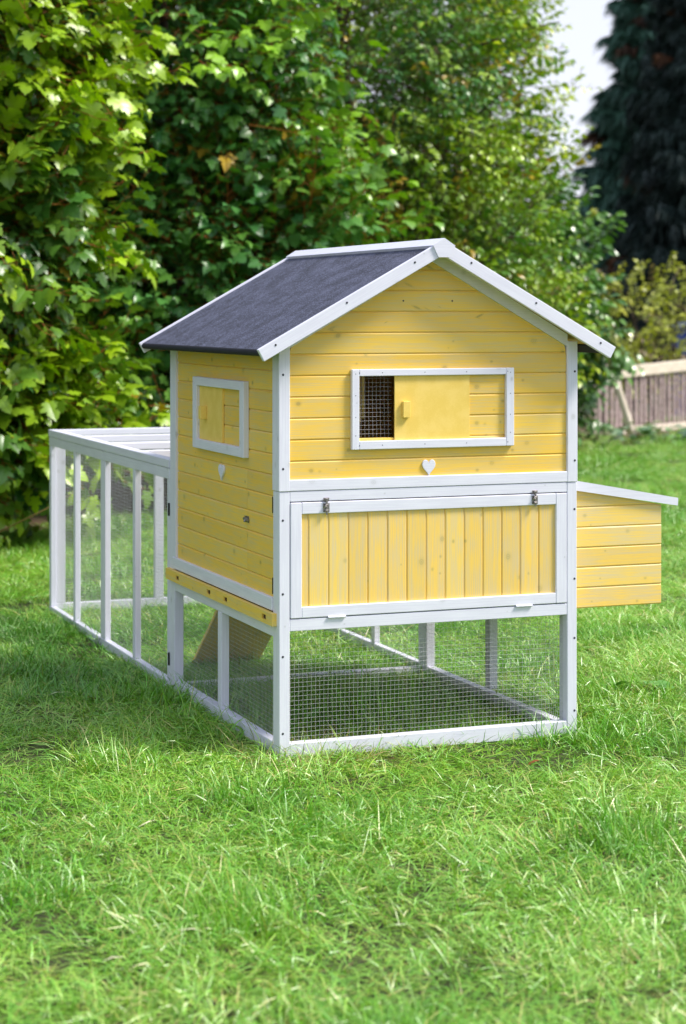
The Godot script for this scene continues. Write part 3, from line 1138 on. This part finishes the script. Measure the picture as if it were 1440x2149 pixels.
func build_ground() -> void:
	var b := Mb.new()
	b.tri(Vector3(-150, GROUND, 30), Vector3(150, GROUND, 30), Vector3(150, GROUND, -300), Vector2(-150, 30), Vector2(150, 30), Vector2(150, -300))
	b.tri(Vector3(-150, GROUND, 30), Vector3(150, GROUND, -300), Vector3(-150, GROUND, -300), Vector2(-150, 30), Vector2(150, -300), Vector2(-150, -300))
	part("ground", b, M.turf, self).set_meta("kind", "structure")
	# bare earth along the foot of the hedge and the fence
	b = Mb.new()
	var edge := FastNoiseLite.new()
	edge.seed = 4
	edge.frequency = 0.9
	var last := []
	for k in 61:
		var q := -6.0 + 20.0 * k / 60.0
		var mid := Vector3(-2.15, GROUND + 0.004, -12.84) + Vector3(0.512, 0, -0.859) * q
		var side := Vector3(0.859, 0, 0.512)
		var now := [mid - side * 3.0, mid + side * (0.10 + edge.get_noise_1d(q) * 0.35)]
		if k > 0:
			for t in [[last[0], last[1], now[1]], [last[0], now[1], now[0]]]:
				b.tri(t[0], t[1], t[2], Vector2(t[0].x, t[0].z), Vector2(t[1].x, t[1].z), Vector2(t[2].x, t[2].z))
		last = now
	b.tri(Vector3(2.9, GROUND + 0.004, -22.6), Vector3(8.0, GROUND + 0.004, -27.6), Vector3(8.0, GROUND + 0.004, -31), Vector2(2.9, -22.6), Vector2(8, -27.6), Vector2(8, -31))
	b.tri(Vector3(2.9, GROUND + 0.004, -22.6), Vector3(8.0, GROUND + 0.004, -31), Vector3(2.9, GROUND + 0.004, -27.0), Vector2(2.9, -22.6), Vector2(8, -31), Vector2(2.9, -27))
	part("bare_soil", b, M.soil, self).set_meta("kind", "structure")

	var lawn := Node3D.new()
	named(lawn, "lawn_grass", self)
	lawn.set_meta("label", "matted green lawn grass with pale dry blades all round the coop")
	lawn.set_meta("category", "grass")
	lawn.set_meta("kind", "stuff")
	var patches := []
	for k in 5:
		patches.append(grass_patch(850, 0.42, 0.064, 1.28, 0.0023, 100 + k))
	for k in 3:
		patches.append(grass_patch(380, 0.30, 0.074, 0.85, 0.0029, 200 + k)) # taller tufts
	var lists := []
	var tints := []
	for k in 8:
		lists.append([])
		tints.append([])
	rng.seed = 77
	var tone := FastNoiseLite.new()
	tone.seed = 9
	tone.frequency = 1.1
	tone.fractal_octaves = 3
	var clump := FastNoiseLite.new()
	clump.seed = 12
	clump.frequency = 3.2
	clump.fractal_octaves = 2
	var turn := Basis(Vector3.UP, -COOP_TURN)
	var z := -3.3
	while z > -28.0:
		var step := 0.19 if z > -9.5 else (0.24 if z > -14.0 else 0.34)
		var reach := -z * 0.1726 * 1.06 + 1.7
		if z < -7.0 and z > -15.0:
			reach += 0.3
		var x := -reach
		while x < reach:
			var p := Vector3(x + rng.randf_range(-0.5, 0.5) * step, GROUND, z + rng.randf_range(-0.5, 0.5) * step)
			x += step
			# none under the hedge
			var off := (p - Vector3(-2.15, 0, -12.84)).dot(Vector3(0.859, 0, 0.512))
			if off < 0.0 + edge.get_noise_1d((p - Vector3(-2.15, 0, -12.84)).dot(Vector3(0.512, 0, -0.859))) * 0.35 and rng.randf() < 0.9:
				continue
			if p.z < -22.8 and (p - Vector3(2.9, 0, -22.6)).dot(Vector3(-0.7, 0, -0.7)) > -0.4 - 0.0 and p.x > 2.6 and rng.randf() < 0.5:
				continue
			var local := turn * (p - COOP_AT)
			var t := tone.get_noise_2d(p.x, p.z)
			var hump := clump.get_noise_2d(p.x, p.z)
			var tuft := t > 0.1 and hump > 0.0 and rng.randf() < 0.4
			# longer where the mower cannot reach, along the left of the run
			var by_run := local.x > -0.45 and local.x < 0.0 and local.z < -1.2 and local.z > -3.4
			var inside := local.x > 0.0 and local.x < W and local.z < 0.0 and local.z > -D
			if by_run and rng.randf() < 0.5:
				tuft = true
			var k: int = (5 + rng.randi() % 3) if tuft else rng.randi() % 5
			var grow := rng.randf_range(0.8, 1.2) * (step / 0.19) ** 0.5
			var tall := rng.randf_range(0.75, 1.25) * (1.0 + 0.4 * t + 1.0 * hump)
			if inside:
				tall *= 1.45
			lists[k].append(Transform3D(Basis(Vector3.UP, rng.randf() * TAU).scaled(Vector3(grow, grow * tall, grow)), p + Vector3(0, hump * 0.022, 0)))
			var c := Color(0.74, 0.71, 0.34).lerp(Color(0.36, 0.50, 0.07), clampf(0.5 + t * 1.3 + rng.randf_range(-0.2, 0.2), 0.0, 1.0))
			if by_run:
				c = Color(0.26, 0.40, 0.08)
			if inside and local.z > -0.22 and rng.randf() < 0.35:
				c = Color(0.62, 0.40, 0.30)
			tints[k].append(c)
		z -= step
	for k in 8:
		scatter("grass_blades", lawn, patches[k].mesh(), lists[k], tints[k], [M.grass])


func plant(at: Vector3, called: String, label: String, count: int, size: float, tint: Color, seed_value: int, tall: float, group := "") -> void:
	rng.seed = seed_value
	var o := thing(called, label, "weed", at, 0.0, group)
	var stems := Mb.new()
	for k in count:
		var a := TAU * k / count + rng.randf_range(-0.4, 0.4)
		var lift := rng.randf_range(0.25, 1.0)
		var foot := Vector3(cos(a) * rng.randf_range(0.0, 0.5), 0, sin(a) * rng.randf_range(0.0, 0.5)) * size
		var tip := foot + Vector3(cos(a) * size * 0.6, tall * lift, sin(a) * size * 0.6)
		stems.tube([foot, tip], [0.004, 0.002], 4)
		var m := leaf_mesh("oval", rng.randf_range(0.1, 0.4), rng.randf_range(0.1, 0.4), 1.0)
		var mat: StandardMaterial3D = M.glossy.duplicate()
		mat.albedo_color = (tint * rng.randf_range(0.7, 1.25)).linear_to_srgb()
		var l := part("leaf", m, mat, o)
		l.transform = Transform3D(aim(Vector3(cos(a), rng.randf_range(-0.1, 0.5), sin(a)), rng.randf_range(-0.4, 0.4)).scaled(Vector3.ONE * size * rng.randf_range(0.7, 1.2)), tip)
	part("stem", stems, M.twig_green, o)


func build_fence() -> void:
	var at := Vector3(2.85, GROUND, -22.75)
	var f := thing("picket_fence", "low weathered picket fence with a pale top rail, right of the hedge", "fence", at, 0.880)
	# x runs to the right and away
	rng.seed = 5
	bar("top_rail", f, M.pale_wood, Vector3(0.0, 0.640, 0.02), Vector3(9.0, 0.775, 0.055), 0.006).rotation.z = 0.035
	bar("bottom_rail", f, M.pale_wood, Vector3(0.2, 0.0, 0.02), Vector3(9.0, 0.085, 0.06), 0.006)
	var x := 0.02
	while x < 8.9:
		var b := Mb.new()
		b.off = Vector2(rng.randf() * 3, rng.randf() * 3)
		var wide := rng.randf_range(0.045, 0.065)
		var high := rng.randf_range(0.76, 0.84)
		b.slab(PackedVector2Array([Vector2(0, 0), Vector2(wide, 0), Vector2(wide * rng.randf_range(0.85, 1.05), high - 0.03), Vector2(wide * 0.5, high), Vector2(wide * rng.randf_range(-0.05, 0.15), high - 0.03)]), -0.008, 0.008, Transform3D(Basis(Vector3.BACK, rng.randf_range(-0.03, 0.03)), Vector3.ZERO), 0.002)
		var o := part("picket", b, M.grey_wood, f)
		o.position = Vector3(x, 0.0, 0.008)
		x += wide + rng.randf_range(0.03, 0.07)
	for px in [0.35, 2.3, 4.3, 6.4, 8.6]:
		var p := Mb.new()
		p.tube([Vector3(px, -0.1, -0.06), Vector3(px, 0.85, -0.06)], [0.045, 0.04], 9)
		part("post", p, M.grey_wood, f)
	var stay := Mb.new()
	stay.tube([Vector3(-0.02, -0.02, 0.0), Vector3(0.0, 0.36, 0.0), Vector3(0.02, 0.74, 0.0)], [0.044, 0.042, 0.040], 9)
	var s := part("leaning_pole", stay, M.pale_wood, self)
	s.position = Vector3(3.30, GROUND, -22.4)
	s.rotation.z = 0.36
	tag(s, "pale leaning wooden pole in front of the picket fence", "pole")


func build_barrel() -> void:
	var o := thing("barrel", "blue barrel with a pale lid half hidden behind the yellowish shrub", "barrel", Vector3(4.75, GROUND, -27.0))
	var b := Mb.new()
	var path := []
	var radii := []
	for k in 13:
		var f := k / 12.0
		path.append(Vector3(0, f * 1.22, 0))
		radii.append(0.25 + 0.035 * sin(f * PI) + (0.012 if k in [3, 6, 9] else 0.0))
	b.tube(path, radii, 24)
	part("drum", b, M.blue, o)
	b = Mb.new()
	b.tube([Vector3(0, 1.222, 0), Vector3(0, 1.26, 0), Vector3(0, 1.29, 0)], [0.275, 0.275, 0.20], 24)
	part("lid", b, M.blue_pale, o)


func hedge_tree(called: String, label: String, category: String, at: Vector3, blobs: Array, look: Dictionary) -> void:
	var o := thing(called, label, category, at)
	leafy_tree(o, blobs, look)


func _ready() -> void:
	rng.seed = 1
	# camera: level, with the lens shifted down, 70 mm at f/3.4
	var cam := Camera3D.new()
	cam.name = "camera"
	cam.projection = Camera3D.PROJECTION_FRUSTUM
	cam.near = 0.1
	cam.far = 400.0
	cam.size = 0.2 * 1074.5 / 4172.0
	cam.frustum_offset = Vector2(0.0, -0.010055)
	cam.position = Vector3(0, 1.4, 0)
	var lens := CameraAttributesPhysical.new()
	lens.frustum_focal_length = 70.0
	lens.frustum_near = 0.1
	lens.frustum_far = 400.0
	lens.frustum_focus_distance = 6.65
	lens.exposure_aperture = 3.4
	cam.attributes = lens
	add_child(cam)
	cam.current = true

	# sky, sun and exposure
	var sky_material := ProceduralSkyMaterial.new()
	sky_material.sky_top_color = Color(0.82, 0.87, 0.985)
	sky_material.sky_horizon_color = Color(0.965, 0.97, 1.0)
	sky_material.sky_curve = 0.2
	sky_material.sky_energy_multiplier = 0.97
	sky_material.ground_bottom_color = Color(0.30, 0.36, 0.20)
	sky_material.ground_horizon_color = Color(0.50, 0.54, 0.45)
	sky_material.sun_angle_max = 25.0
	var env := Environment.new()
	env.background_mode = Environment.BG_SKY
	env.sky = Sky.new()
	env.sky.sky_material = sky_material
	env.tonemap_mode = Environment.TONE_MAPPER_LINEAR
	env.tonemap_exposure = 1.24
	env.sdfgi_enabled = true
	env.ssao_enabled = true
	env.ssil_enabled = true
	var we := WorldEnvironment.new()
	we.name = "environment"
	we.environment = env
	add_child(we)
	var sun := DirectionalLight3D.new()
	sun.name = "sun"
	sun.light_color = Color(1.0, 0.975, 0.94)
	sun.light_energy = 1.3
	sun.light_angular_distance = 16.0
	sun.shadow_enabled = true
	var az := 0.50 # from the coop's right towards its front
	var u := Vector3(cos(COOP_TURN), 0, -sin(COOP_TURN))
	var fwd := Vector3(sin(COOP_TURN), 0, cos(COOP_TURN))
	var towards := (u * cos(az) + fwd * sin(az)) * cos(0.87) + Vector3.UP * sin(0.87)
	add_child(sun)
	sun.look_at_from_position(towards * 50.0, Vector3.ZERO)

	make_materials()
	build_ground()

	# the hedge, from the near left to the far right
	var base := {"gap": -0.18, "rough": 0.16, "lift": 0.15, "low": 0.25, "limb": 1.1, "odd": 0.01, "odd_tint": Color(0.45, 0.30, 0.03), "own": 0, "mid": 1.6, "rise": 0.14}
	hedge_tree("maple_tree", "nearest maple at the left edge with large bright yellow-green leaves", "tree", Vector3(-2.6, GROUND, -12.6), [
		[Vector3(-2.55, 3.1, -12.0), Vector3(1.15, 1.3, 1.0)], [Vector3(-2.65, 1.95, -11.7), Vector3(1.25, 1.0, 0.95)], [Vector3(-2.85, 0.95, -11.9), Vector3(1.15, 0.85, 0.85)], [Vector3(-2.2, 0.85, -12.4), Vector3(0.8, 0.7, 0.7)]],
		base.merged({"seed": 301, "leaf": "maple", "pairs": 3, "length": 0.42, "size": 0.118, "stalk": 0.075, "gap": -0.06, "count": 4400, "dark": Color(0.050, 0.170, 0.035), "pale": Color(0.38, 0.58, 0.015), "mat": M.maple, "twig": M.twig, "own": 300,
			"stems": [[Vector3(0, 0, 0), Vector3(0.1, 3.9, 0.2), 0.07], [Vector3(-0.3, 0, 0.1), Vector3(-0.6, 3.4, 0.4), 0.05]]}, true))
	hedge_tree("maple_tree", "maple continuing the hedge just left of the photograph's edge", "tree", Vector3(-5.0, GROUND, -9.6), [
		[Vector3(-4.9, 3.0, -9.4), Vector3(1.5, 2.2, 1.5)], [Vector3(-4.8, 1.2, -9.6), Vector3(1.4, 1.2, 1.4)], [Vector3(-3.9, 2.6, -11.2), Vector3(1.2, 1.8, 1.1)]],
		base.merged({"seed": 307, "leaf": "maple", "pairs": 3, "length": 0.42, "size": 0.125, "stalk": 0.075, "count": 1500, "dark": Color(0.080, 0.210, 0.025), "pale": Color(0.35, 0.48, 0.020), "mat": M.maple, "twig": M.twig,
			"stems": [[Vector3(0, 0, 0), Vector3(0.1, 4.2, 0.2), 0.07]]}, true))
	hedge_tree("maple_tree", "maple of the hedge standing nearest the camera, outside the photograph", "tree", Vector3(-6.8, GROUND, -6.4), [
		[Vector3(-6.7, 3.0, -6.2), Vector3(1.6, 2.2, 1.7)], [Vector3(-6.6, 1.2, -6.2), Vector3(1.5, 1.2, 1.6)]],
		base.merged({"seed": 308, "leaf": "maple", "pairs": 3, "length": 0.42, "size": 0.125, "stalk": 0.075, "count": 1300, "dark": Color(0.080, 0.210, 0.025), "pale": Color(0.35, 0.48, 0.020), "mat": M.maple, "twig": M.twig,
			"stems": [[Vector3(0, 0, 0), Vector3(0.1, 4.2, 0.2), 0.07]]}, true))
	hedge_tree("maple_tree", "tall dark green maple directly behind the wire run", "tree", Vector3(-1.2, GROUND, -14.9), [
		[Vector3(-1.35, 3.2, -14.6), Vector3(1.3, 1.7, 1.1)], [Vector3(-1.0, 1.7, -14.5), Vector3(1.35, 1.2, 1.0)], [Vector3(-0.7, 0.8, -14.9), Vector3(1.2, 0.8, 0.8)]],
		base.merged({"seed": 302, "leaf": "maple", "pairs": 3, "length": 0.42, "size": 0.100, "stalk": 0.07, "low": 0.5, "gap": -0.02, "count": 5200, "dark": Color(0.070, 0.250, 0.075), "pale": Color(0.31, 0.57, 0.040), "mat": M.maple, "twig": M.twig, "own": 200,
			"stems": [[Vector3(0, 0, 0), Vector3(-0.1, 4.3, 0.3), 0.08], [Vector3(0.4, 0, 0), Vector3(0.7, 3.4, 0.2), 0.05]]}, true))
	hedge_tree("field_maple", "small-leaved field maple with reddish twigs above the coop's ridge", "tree", Vector3(0.2, GROUND, -17.0), [
		[Vector3(0.0, 3.4, -16.6), Vector3(1.5, 1.7, 1.1)], [Vector3(0.3, 1.7, -16.8), Vector3(1.5, 1.3, 1.0)], [Vector3(0.5, 0.8, -17.2), Vector3(1.3, 0.8, 0.8)]],
		base.merged({"seed": 303, "leaf": "field", "pairs": 5, "length": 0.42, "size": 0.066, "stalk": 0.035, "count": 5200, "dark": Color(0.065, 0.235, 0.060), "pale": Color(0.42, 0.60, 0.025), "mat": M.maple, "twig": M.twig_brown, "own": 100, "odd": 0.03, "gap": -0.12,
			"stems": [[Vector3(0, 0, 0), Vector3(-0.2, 4.5, 0.3), 0.07], [Vector3(0.3, 0, 0), Vector3(0.8, 4.2, 0.2), 0.05], [Vector3(-0.4, 0, 0), Vector3(-0.7, 4.2, 0.2), 0.05]]}, true))
	hedge_tree("birch_tree", "loose yellow-green tree reaching up beside the strip of open sky", "tree", Vector3(1.2, GROUND, -19.3), [
		[Vector3(1.05, 3.3, -19.2), Vector3(1.0, 1.5, 0.9)], [Vector3(1.45, 2.3, -19.2), Vector3(0.78, 0.9, 0.8)], [Vector3(1.55, 4.5, -19.4), Vector3(0.45, 0.6, 0.45)], [Vector3(0.9, 1.2, -19.4), Vector3(1.2, 1.2, 0.8)]],
		base.merged({"seed": 304, "leaf": "field", "pairs": 5, "length": 0.45, "size": 0.072, "stalk": 0.035, "count": 2900, "limb": 0.6, "dark": Color(0.13, 0.36, 0.035), "pale": Color(0.55, 0.68, 0.020), "mat": M.maple, "twig": M.twig_brown, "own": 60, "odd": 0.05, "odd_tint": Color(0.55, 0.42, 0.03), "rough": 0.2, "gap": -0.1,
			"stems": [[Vector3(0, 0, 0), Vector3(0.3, 4.9, 0), 0.06], [Vector3(0.2, 0, 0), Vector3(0.6, 3.9, 0.1), 0.04]]}, true))
	hedge_tree("laurel_bush", "glossy broad-leaved bush at the right end of the hedge", "bush", Vector3(2.1, GROUND, -21.2), [
		[Vector3(1.90, 1.45, -20.9), Vector3(0.95, 1.15, 0.9)], [Vector3(2.05, 0.75, -20.8), Vector3(0.65, 0.75, 0.7)], [Vector3(1.5, 2.0, -20.6), Vector3(0.95, 0.9, 0.8)]],
		base.merged({"seed": 305, "leaf": "oval", "pairs": 5, "length": 0.42, "size": 0.105, "stalk": 0.025, "low": 0.1, "count": 2700, "dark": Color(0.060, 0.190, 0.035), "pale": Color(0.22, 0.46, 0.04), "mat": M.glossy, "twig": M.twig_green, "own": 100, "odd": 0.03, "odd_tint": Color(0.42, 0.45, 0.03),
			"stems": [[Vector3(0, 0, 0), Vector3(-0.2, 2.2, 0.3), 0.05], [Vector3(-0.3, 0, 0), Vector3(-0.6, 2.4, 0.4), 0.04]]}, true))
	# a second row that closes the hedge from behind
	var backs := [[Vector3(-4.0, GROUND, -14.6), "dark foliage behind the nearest maple"], [Vector3(-2.9, GROUND, -16.8), "dark tree behind the gap between the two large maples"], [Vector3(-1.5, GROUND, -19.0), "dark tree behind the small-leaved field maple"], [Vector3(-0.1, GROUND, -21.4), "dark tree behind the loose yellow-green tree"]]
	for k in 4:
		var at: Vector3 = backs[k][0]
		hedge_tree("hazel_tree", backs[k][1], "tree", at, [
			[at + Vector3(0, 3.2, 0), Vector3(1.7, 2.3, 1.1)], [at + Vector3(0.2, 1.2, 0), Vector3(1.7, 1.3, 1.1)]],
			base.merged({"seed": 320 + k, "leaf": "oval", "pairs": 5, "length": 0.5, "size": 0.15, "stalk": 0.03, "count": 1500, "dark": Color(0.05, 0.13, 0.03), "pale": Color(0.14, 0.26, 0.03), "mat": M.maple, "twig": M.twig, "gap": -0.9,
				"stems": [[Vector3(0, 0, 0), Vector3(0.1, 4.6, 0.2), 0.07]]}, true))
	hedge_tree("willow_shrub", "sparse yellowish shrub with bare stems behind the picket fence", "shrub", Vector3(4.0, GROUND, -25.6), [
		[Vector3(3.75, 1.25, -25.6), Vector3(0.75, 0.75, 0.6)], [Vector3(4.4, 1.2, -25.9), Vector3(0.6, 0.65, 0.5)], [Vector3(3.9, 0.7, -25.4), Vector3(0.9, 0.5, 0.5)]],
		base.merged({"seed": 306, "leaf": "oval", "pairs": 5, "length": 0.40, "size": 0.075, "stalk": 0.02, "count": 420, "dark": Color(0.50, 0.56, 0.09), "pale": Color(0.80, 0.80, 0.11), "mat": M.maple, "twig": M.twig_green, "odd": 0.12, "odd_tint": Color(0.36, 0.26, 0.18), "rough": 0.35, "limb": 0.9,
			"stems": [[Vector3(0, 0, 0), Vector3(-0.3, 1.7, 0.1), 0.03], [Vector3(0.1, 0, 0), Vector3(0.4, 1.7, 0), 0.03], [Vector3(-0.2, 0, 0), Vector3(-0.6, 1.5, 0), 0.02]]}, true))
	spruce(thing("spruce_tree", "tall dark blue-green spruce whose left edge borders the open sky", "tree", Vector3(7.65, GROUND, -44.0)), 15.5, 2.9, Color(0.085, 0.200, 0.135), Color(0.12, 0.06, 0.03), 401, 1500)
	spruce(thing("spruce_tree", "nearly black spruce with brown tufts at the right edge of the frame", "tree", Vector3(7.55, GROUND, -40.0)), 17.0, 2.2, Color(0.030, 0.055, 0.045), Color(0.16, 0.07, 0.03), 402, 1500)

	spruce(thing("spruce_tree", "spruce standing to the right of the photograph's edge, nearer the fence", "tree", Vector3(13.5, GROUND, -41.0)), 14.0, 3.0, Color(0.085, 0.200, 0.135), Color(0.12, 0.06, 0.03), 403, 900)
	spruce(thing("spruce_tree", "spruce farthest to the right, well outside the photograph", "tree", Vector3(20.0, GROUND, -45.0)), 16.0, 3.2, Color(0.085, 0.200, 0.135), Color(0.12, 0.06, 0.03), 404, 900)
	build_fence()
	build_barrel()
	build_coop()
	build_run()
	for k in 5:
		plant(Vector3([3.0, 3.45, 3.75, 3.3, 2.75][k], GROUND, [-20.9, -21.4, -20.6, -22.2, -22.0][k]), "leafy_weed", ["low weed at the foot of the hedge, nearest the coop", "broad weed in the middle of the patch before the fence", "dark leafy weed at the right edge of the frame", "weed under the fence's leaning pole", "weed against the foot of the glossy bush"][k], 22, 0.16, [Color(0.10, 0.23, 0.05), Color(0.13, 0.28, 0.06), Color(0.05, 0.13, 0.04), Color(0.17, 0.28, 0.06), Color(0.12, 0.25, 0.05)][k], 500 + k, 0.20, "weeds before the picket fence")
	plant(Vector3(1.12, GROUND, -7.45), "dandelion", "broad-leaved weed in the lawn below the nest box", 9, 0.07, Color(0.11, 0.30, 0.03), 521, 0.035)
	# cut straws and fallen leaves on the lawn
	rng.seed = 88
	var bits := [[Vector3(-0.53, 0, -5.45), "pale bent straw on the lawn left of the coop's front corner"], [Vector3(-0.34, 0, -4.5), "pale cut straw in the near lawn below the left of the coop"], [Vector3(-0.50, 0, -4.3), "pale cut straw lowest on the left of the lawn"], [Vector3(1.09, 0, -8.3), "white cut straw in the lawn below the nest box"], [Vector3(-1.05, 0, -7.3), "short tan straw in the shaded grass left of the run"]]
	for k in bits.size():
		var straw := Mb.new()
		var turned := rng.randf() * TAU
		var reach := Vector3(cos(turned), 0.1, sin(turned)) * rng.randf_range(0.035, 0.06)
		var side := Vector3(-sin(turned), 0, cos(turned)) * 0.0035
		var mid_point := Vector3(0, 0.035, 0)
		straw.tri_out(mid_point - reach - side * 0.3, mid_point - side, mid_point + side, Vector3(0, -1, 0))
		straw.tri_out(mid_point - side, mid_point + side, mid_point + reach * 0.8 + Vector3(0, -0.012, 0) + side.cross(Vector3.UP) * 2.0, Vector3(0, -1, 0))
		var so := part("straw", straw, M.straw, self)
		so.position = bits[k][0] + Vector3(0, GROUND, 0)
		tag(so, bits[k][1], "straw", "dry straws on the lawn")
	var fallen := [[Vector3(-0.93, 0.025, -7.25), "reddish fallen leaf in the shaded grass left of the coop"], [Vector3(0.62, 0.02, -6.25), "brown fallen leaf in the grass before the coop's right front corner"]]
	for k in 2:
		var leaf := part("fallen_leaf", leaf_mesh("oval", 0.3, 0.5, 1.0), M.dead_leaf, self)
		leaf.transform = Transform3D(Basis(Vector3.UP, 1.0 + k * 2.2).scaled(Vector3.ONE * 0.05), fallen[k][0] + Vector3(0, GROUND, 0))
		tag(leaf, fallen[k][1], "leaf", "fallen leaves on the lawn")
	var stick := Mb.new()
	stick.tube([Vector3(-2.35, 0.02, -11.9), Vector3(-2.0, 0.12, -11.6), Vector3(-1.72, 0.26, -11.5), Vector3(-1.55, 0.36, -11.6)], [0.006, 0.005, 0.004, 0.003], 6)
	tag(part("dead_stick", stick, M.dead_stick, self), "thin tan dead stick leaning in the grass left of the run", "stick")
